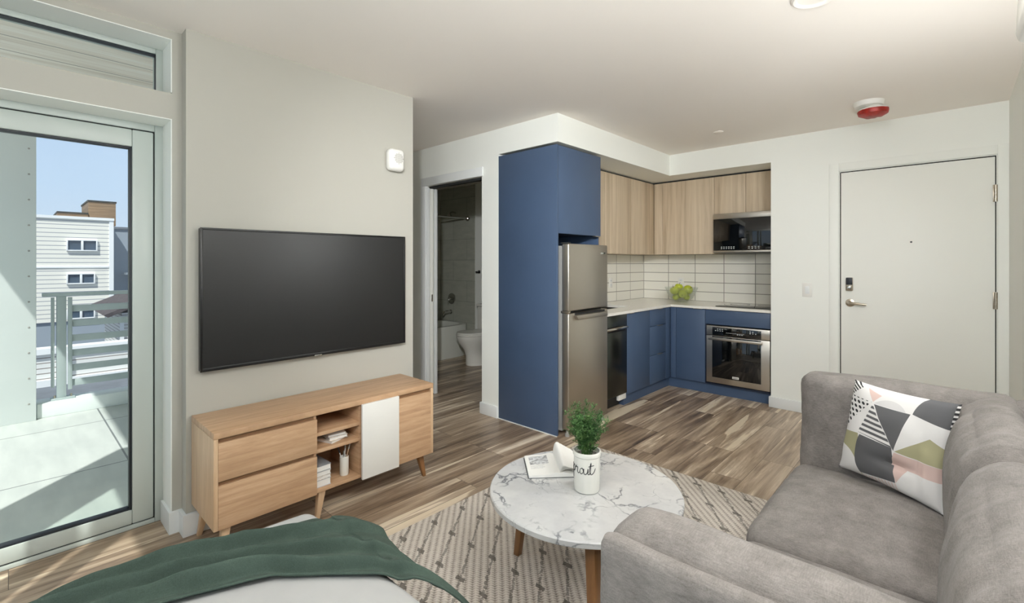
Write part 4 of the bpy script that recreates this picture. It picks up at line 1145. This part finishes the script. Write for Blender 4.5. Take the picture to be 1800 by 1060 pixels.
bm = new(); cushion(bm, .0, .175, .99, 1.80, .36, .815, .085, 30, (.022, .0, .015), .008, 4, 11, backfold(1)); obj('back_cushion', bm, SA, t)
bm = new(); cushion(bm, .0, .175, 1.805, 2.60, .36, .812, .085, 30, (.022, .0, .015), .008, 4, 13, backfold(2)); obj('back_cushion', bm, SA, t)

# throw pillow
BL, BR_, TL, TR_ = Vector((-.362, 2.505, .420)), Vector((-.018, 2.315, .402)), Vector((-.308, 2.535, .806)), Vector((.030, 2.400, .796))
def pillow_f(sign):
    nrm = (BR_ - BL).cross(TL - BL).normalized()
    if nrm.y > 0: nrm = -nrm           # front faces the room
    def f(s, q):
        # pinched outline, pointed corners
        a, b = 2 * s - 1, 2 * q - 1
        pu = .5 + .5 * a * (1 - .06 * (1 - b * b)); pv = .5 + .5 * b * (1 - .06 * (1 - a * a))
        p = BL * (1 - pu) * (1 - pv) + BR_ * pu * (1 - pv) + TL * (1 - pu) * pv + TR_ * pu * pv
        th = (.068 if sign > 0 else .035) * ((1 - a * a) * (1 - b * b)) ** .42
        d = p + nrm * sign * th
        if sign > 0:
            dent = .022 * math.exp(-(((s - .60) / .16) ** 2 + ((q - .27) / .05) ** 2)) + .012 * math.exp(-(((s - .80) / .05) ** 2 + ((q - .3) / .25) ** 2))
            d -= nrm * dent
            d += nrm * .006 * noise.noise(Vector((s * 5, q * 5, 2)))
        return d
    return f
bm = new(); surf(bm, pillow_f(1), 44, 44); b2 = new(); surf(b2, pillow_f(-1), 44, 44)
for f_ in b2.faces: f_.normal_flip()
me_ = bpy.data.meshes.new('tmp'); b2.to_mesh(me_); b2.free(); bm.from_mesh(me_)
bmesh.ops.remove_doubles(bm, verts=bm.verts, dist=1e-5)
tag(obj('throw_pillow', bm, M['pillow'], origin=(-.18, 2.42, .40)), 'geometric print throw pillow in grey, khaki and pink on the sofa', 'pillow')

# ================================================================== BED
t = thing('bed', 'low bed with smooth white duvet beside the sofa', 'bed', (-.68, .08, 0))
obj('frame', B(-1.52, .27, -.57, .70, .06, .22, .02, 2), M['sheet'], t)
for x_, y_ in ((-1.45, -.5), (-1.45, .62), (.2, -.5), (.2, .62)):
    bm = new(); leg(bm, (x_, y_, .0595), (x_, y_, .0 if x_ < -2 else .0125 if y_ > .15 else 0.0), .03, .03); obj('leg', bm, M['oak_side'], t)
def duvet_z(x, y):
    """upper surface of the duvet"""
    def edge(d, r): 
        d = max(0.0, min(1.0, d / r)); return math.sqrt(max(0, 1 - (1 - d) ** 2))
    e = edge(x + 1.64, .085) * edge(.772 - y, .11) * edge(y + .62, .11)
    return .20 + (.285 + .022 * math.sin(PI * max(0, min(1, (y + .62) / 1.4)))) * e + .006 * noise.noise(Vector((x * 4, y * 4, .3))) * e
bm = new()
nx_, ny_ = 90, 80
def ease(q): return .5 - .5 * math.cos(PI * q)
def duvet_f(s, q):
    x = -1.64 + (.24 + 1.64) * (1 - math.cos(s * PI / 2)); y = -.62 + 1.392 * ease(q)
    return Vector((x, y, duvet_z(x, y)))
surf(bm, duvet_f, nx_, ny_)
# sides drop to the frame
bd_ = [e for e in bm.edges if e.is_boundary]
ext = bmesh.ops.extrude_edge_only(bm, edges=bd_)
for v in [g for g in ext['geom'] if isinstance(g, bmesh.types.BMVert)]:
    v.co.z = .09 + .006 * noise.noise(v.co * 9); v.co.x += .006 * noise.noise(v.co * 14); v.co.y += .006 * noise.noise(v.co * 14 + Vector((5, 0, 0)))
obj('duvet', bm, M['sheet'], t)
# throw blanket laid across the foot of the bed
def lerp(a, b, k): return a + (b - a) * k
def interp(tab, y):
    if y <= tab[0][0]: return tab[0][1]
    for (y0, v0), (y1, v1) in zip(tab, tab[1:]):
        if y <= y1: return lerp(v0, v1, (y - y0) / (y1 - y0))
    return tab[-1][1]
FOOT = [(-.7, -1.66), (0, -1.645), (.3, -1.60), (.5, -1.55), (.62, -1.51), (.72, -1.485), (.80, -1.47)]
HEAD = [(-.7, -1.40), (.0, -1.40), (.27, -1.34), (.47, -1.275), (.58, -1.18), (.72, -1.04), (.86, -.90)]
def throw_f(s, q):
    k = max(0.0, (s - .86) / .14)            # overhang past the bed side
    ys = -.66 + 1.38 * min(1.0, s / .86)
    x = lerp(interp(FOOT, ys + .14 * k), interp(HEAD, ys + .14 * k), q)
    y = ys + (.075 + .075 * q) * k
    z = duvet_z(max(-1.60, x), min(ys, .70))
    if x < -1.60: z -= (-1.60 - x) * 1.2
    if k > 0: z += .004 - (.035 + .115 * q ** 1.5) * k ** 1.7 * (1.0 if q > .55 else .9)
    w = q + .10 * math.sin(ys * 5.0 + 1) + .06 * noise.noise(Vector((ys * 3, q * 2, 1)))
    amp = .45 + .55 * math.sin(PI * min(1, max(0, (ys + .3) / 1.3)))
    saw = (w * 3.1 + ys * .55) % 1.0         # soft overlapping pleats running along the band
    pleat = (saw ** 1.7) if saw < .80 else (.5 + .5 * math.cos(PI * (saw - .80) / .20)) * .80 ** 1.7
    ridge = .058 * amp * (pleat - .3) + .012 * noise.noise(Vector((ys * 6, q * 7, 4))) + .006 * noise.noise(Vector((ys * 15, q * 12, 9)))
    z += .022 + ridge * (1 - .55 * k) * (1.0 if q < .9 else max(.2, 1 - (q - .9) * 8))
    return Vector((x, y + .012 * math.sin(q * 9) * k, z))
bm = new(); surf(bm, throw_f, 150, 110)
o = tag(obj('throw_blanket', bm, M['throw'], origin=(-1.4, .3, .5)), 'dark green throw blanket draped across the white duvet', 'blanket')
md = o.modifiers.new('thick', 'SOLIDIFY'); md.thickness = .006; md.offset = 1

# ================================================================== OUTSIDE
struct('floor_balcony', B(-6.1, -3.05, -3.2, 1.75, -.12, -.05), M['paver'], 'pale paved balcony floor half in sun', 'balcony floor')
struct('wall_building', B(-3.15, -3.05, .56, 1.755, -.05, 2.7), M['bal'], 'outer wall of the flat along the balcony', 'wall')
struct('ceiling_balcony', B(-6.3, -3.05, -.80, 1.75, 2.70, 2.85), M['soffit'], 'pale board-lined balcony soffit seen through the transom', 'soffit')
bm = new(); box(bm, -5.93, -5.80, -2.6, .165, -.05, 2.70, .004)
sc = tag(obj('privacy_screen', bm, M['bal'], origin=(-5.86, -1, -.05)), 'tall white balcony partition panel beside the railing', 'partition')
bm = new()
for k in range(12): lathe(bm, [(0, 0), (.008, 0), (.006, .004), (0, .005)], 10, (-5.80, .12, .1 + k * .22), mat=Matrix.Rotation(PI / 2, 4, 'Y'))
obj('screw_heads', bm, M['grille'], sc)
bm = B(-6.06, -5.84, .17, 1.74, -.05, .075, .006)
tag(obj('balcony_curb', bm, M['bal'], origin=(-5.95, 1, -.05)), 'low white curb under the balcony railing', 'curb')
t = thing('balcony_railing', 'grey metal balcony railing with flat horizontal bars', 'railing', (-5.95, 1.0, .075))
obj('top_rail', B(-6.0, -5.90, .205, 1.73, 1.012, 1.045, .004), M['rail'], t)
obj('post', B(-5.985, -5.915, .298, .362, .09, 1.011, .003), M['rail'], t)
obj('post', B(-5.985, -5.915, 1.66, 1.724, .09, 1.011, .003), M['rail'], t)
obj('side_plate', B(-5.98, -5.92, .262, .284, .19, 1.0, .002), M['rail'], t)
obj('bar_bracket', B(-5.935, -5.915, .372, .402, .155, 1.0, .002), M['rail'], t)
for k in range(6):
    zc = .895 - k * .137
    obj('bar', B(-5.955, -5.935, .375, 1.66, zc - .03, zc + .03, .003), M['rail'], t)
for yy in (.285, .395):
    bm = new(); lathe(bm, [(0, 0), (.018, 0), (.018, .012), (.008, .014), (.008, .04), (0, .042)], 10, (-5.93, yy, .0755)); obj('anchor_bolt', bm, M['nickel'], t)
obj('base_plate', B(-6.0, -5.89, .26, .42, .0755, .09, .002), M['rail'], t)

# neighbouring buildings
t = thing('apartment_building', 'big white lap-sided building with small paired windows across the street', 'building', (-40, 0, -5))
obj('facade', B(-48, -36, -9, 4.2, -1.98, 3.75), M['siding'], t)
obj('plinth', B(-48, -36.1, -9, 4.2, -5, -1.98), M['bgrey'], t)
obj('parapet_cap', B(-48.1, -35.9, -9.1, 4.24, 3.75, 3.9), M['bwhite'], t)
obj('corner_trim', B(-36.05, -35.94, 4.02, 4.22, -1.98, 3.75), M['bwhite'], t)
obj('belt_trim', B(-36.03, -35.95, -9, 4.0, 1.02, 1.10), M['bwhite'], t)
for (y0, y1, z0, z1) in ((2.2, 3.5, 1.96, 2.60), (2.2, 3.4, .10, .70), (2.2, 3.4, -1.86, -1.30)):
    bm = new(); ring_frame(bm, -36.0, -35.86, y0, y1, z0, z1, .06, .01); ym = (y0 + y1) / 2; box(bm, -36.0, -35.86, ym - .05, ym + .05, z0 + .06, z1 - .06, .01)
    wf = obj('window', bm, M['bwhite'], t)
    obj('pane', B(-35.99, -35.95, y0 + .05, ym - .045, z0 + .05, z1 - .05), M['winglass'], wf)
    obj('pane', B(-35.99, -35.95, ym + .045, y1 - .05, z0 + .05, z1 - .05), M['winglass'], wf)
bm = new(); box(bm, -44, -40, 2.05, 3.5, 3.7, 4.36); obj('roof_screen', bm, M['cedar'], t, label='low timber-clad rooftop screen')
bm = new(); box(bm, -44, -40, 3.46, 4.80, 3.7, 5.18); obj('roof_screen', bm, M['cedar'], t, label='taller timber-clad rooftop box')
bm = new(); box(bm, -44.05, -39.95, 2.02, 3.45, 4.36, 4.46); box(bm, -44.05, -39.95, 3.42, 4.84, 5.18, 5.28); obj('roof_coping', bm, M['gap'], t)
t = thing('grey_building', 'pale grey rendered building beside the white sided one', 'building', (-44, 9, -5))
obj('wall', B(-50, -38.5, 4.25, 14, -5, 3.42), M['bgrey'], t)
obj('parapet_cap', B(-50.1, -38.4, 4.25, 14.1, 3.42, 3.56), M['roofgrey'], t)
obj('canopy', B(-38.4, -37.6, 5.0, 7, .55, .68), M['bwhite'], t)
t = thing('neighbour_house', 'small white sided house with brown shingle gable roof', 'house', (-21, 3.6, -3))
obj('walls', B(-24, -20, 2.55, 6.7, -5, -.35), M['siding_small'], t)
bm = new(); prism(bm, [(2.05, -.36), (3.6, .33), (6.9, .33), (6.9, .22), (3.6, .22), (2.17, -.44)], 'x', -24.4, -19.6); obj('roof', bm, M['shingle'], t)
bm = new(); box(bm, -19.99, -19.9, 3.1, 3.22, -5, -.25); box(bm, -19.99, -19.9, 2.5, 2.6, -5, -.45); obj('corner_trim', bm, M['bwhite'], t)
t = thing('parapet_wall', 'low white lap-sided parapet of the roof next door', 'wall', (-14, 0, -1.3))
obj('siding', B(-14.2, -14.0, -5, 9, -1.45, -.62), M['siding_small'], t)
obj('cap', B(-14.28, -13.92, -5, 9, -.62, -.50), M['bwhite'], t)
obj('base_trim', B(-14.0, -13.9, -5, 9, -1.30, -1.16), M['bwhite'], t)
obj('corner_post', B(-14.0, -13.9, .72, .92, -1.16, -.62), M['bwhite'], t)
struct('roof_deck', B(-14.0, -6.3, -5, 9, -1.6, -1.30), M['roofgrey'], 'flat grey roof next door below the balcony', 'roof')
struct('ground_street', B(-80, -6.5, -40, 40, -5.2, -5.0), M['asphalt'], 'dark grey asphalt yard and street between the buildings', 'ground')

# ================================================================== LIGHT
# added fill lamps out of view, built as opal globe pendants
fill_globe = NT('fill_globe_glass'); fill_globe.b.inputs['Emission Color'].default_value = (.985, .995, 1.0, 1); fill_globe.b.inputs['Emission Strength'].default_value = 44.0
fill_globe.set(lin((240, 238, 232)), .4)
def lamp(label, x, y, z, r):
    t = thing('fill_pendant', label, 'pendant lamp', (x, y, 2.45), 'added globe fill lamps')
    bm = new(); lathe(bm, [(0, 0), (.055, 0), (.05, -.02), (0, -.024)], 28, (x, y, 2.45)); obj('canopy', bm, M['white'], t)
    bm = new(); tube(bm, [(x, y, 2.43), (x, y, z + r - .01)], .004, 8); obj('added_cord', bm, M['white'], t)
    bm = new(); lathe(bm, [(r * math.sin(PI * k / 20), r * math.cos(PI * k / 20)) for k in range(21)], 40, (x, y, z)); obj('added_globe', bm, fill_globe.m, t)
lamp('added opal globe fill lamp, out of view over the sofa arm', -.10, 1.16, 2.09, .14)
lamp('added opal globe fill lamp, out of view over the bed head', -.55, -.40, 2.00, .14)

fill_tube = NT('fill_tube_glass'); fill_tube.b.inputs['Emission Color'].default_value = (.985, .995, 1.0, 1); fill_tube.b.inputs['Emission Strength'].default_value = 100.0
fill_tube.set(lin((240, 238, 232)), .4)
t = thing('fill_sconce', 'added opal tube fill lamp, out of view over the sofa', 'wall lamp', (.296, 2.42, 1.62))  # fill lamp added out of view to brighten ceiling and kitchen end
obj('added_back_plate', B(.284, .2955, 2.39, 2.45, 1.50, 1.74, .003), M['white'], t)
bm = new(); lathe(bm, [(0, -.15), (.036, -.15), (.042, -.14), (.042, .14), (.036, .15), (0, .15)], 32, (.240, 2.42, 1.62)); obj('added_tube_shade', bm, fill_tube.m, t)

def fill_spot(label, p, target, watts, deg, size):  # aimed lamps added out of view as fill for kitchen and bathroom wall
    p = Vector(p); d = (Vector(target) - p).normalized()
    t = thing('fill_spotlight', label, 'fill_spotlight', tuple(p - d * .16))
    q = d.to_track_quat('-Z', 'Y').to_matrix().to_4x4()
    bm = new(); b2 = new(); lathe(b2, [(.0, .16), (.03, .155), (.045, .12), (.05, .01), (.046, .01), (.043, .03), (0, .035)], 28, (0, 0, 0), mat=q)
    bmesh.ops.translate(b2, vec=p, verts=b2.verts); merge(bm, b2); obj('housing', bm, M['white'], t)
    bm = new(); tube(bm, [p - d * .14, (p.x - d.x * .14, p.y - d.y * .14, 2.43)], .008, 8); lathe(bm, [(0, 0), (.045, 0), (.04, -.018), (0, -.02)], 24, (p.x - d.x * .14, p.y - d.y * .14, 2.45)); obj('mount', bm, M['white'], t)
    l = bpy.data.lights.new('fill_spot', 'SPOT'); l.energy = watts; l.spot_size = math.radians(deg); l.spot_blend = 1.0; l.shadow_soft_size = size; l.color = (.985, .995, 1.0)
    o = bpy.data.objects.new('fill_spot', l); COL.objects.link(o); o.location = p; o.rotation_euler = d.to_track_quat('-Z', 'Y').to_euler(); o.parent = t; o.location = p - t.location
fill_spot('added out-of-view ceiling lamp over the sofa, filling the kitchen with light', (.16, 1.98, 2.15), (-2.0, 5.0, 1.05), 80, 66, .06)
fill_spot('added out-of-view ceiling lamp over the bed, fill light for the navy panel', (.19, -.36, 2.20), (-2.95, 3.1, 1.2), 360, 54, .06)

SUN = Vector((-.72 * .596, .69 * .596, -.803)).normalized()
ld_ = bpy.data.lights.new('sun', 'SUN'); ld_.energy = 4.6; ld_.angle = math.radians(.7); ld_.color = (1.0, .975, .94)
so = bpy.data.objects.new('sun', ld_); COL.objects.link(so); so.rotation_euler = SUN.to_track_quat('-Z', 'Y').to_euler(); so.location = (4, -6, 9)
wd = bpy.data.worlds.new('World'); scene.world = wd; wd.use_nodes = True
nt = wd.node_tree; bg = nt.nodes['Background']
tc = nt.nodes.new('ShaderNodeTexCoord'); sp = nt.nodes.new('ShaderNodeSeparateXYZ'); nt.links.new(tc.outputs['Generated'], sp.inputs[0])
rp = nt.nodes.new('ShaderNodeValToRGB'); nt.links.new(sp.outputs[2], rp.inputs[0])
e = rp.color_ramp.elements; e[0].position = 0.0; e[0].color = lin((214, 228, 248)); e[1].position = .55; e[1].color = lin((172, 180, 188))
x_ = rp.color_ramp.elements.new(.12); x_.color = lin((198, 221, 250))
x_ = rp.color_ramp.elements.new(.30); x_.color = lin((186, 211, 246))
nt.links.new(rp.outputs[0], bg.inputs[0]); bg.inputs[1].default_value = 1.0

# ================================================================== CAMERA
cam = bpy.data.cameras.new('camera'); cam.sensor_fit = 'HORIZONTAL'; cam.sensor_width = 36.0
cam.lens = 36.0 * 826.6 / 1800.0
cam.shift_y = -(530 - 461.3) / 1800.0
cam.clip_start = .02; cam.clip_end = 300
co = bpy.data.objects.new('camera', cam); COL.objects.link(co)
co.location = (0, 0, 1.32); co.rotation_euler = (PI / 2, 0, math.radians(43.04))
scene.camera = co
scene.view_settings.view_transform = 'Standard'; scene.view_settings.look = 'None'
scene.view_settings.exposure = 0.0; scene.view_settings.gamma = 1.0; scene.view_settings.use_curve_mapping = False
scene.cycles.use_denoising = True
scene.cycles.max_bounces = 14; scene.cycles.diffuse_bounces = 10; scene.cycles.transparent_max_bounces = 12
scene.cycles.sample_clamp_indirect = 6.0
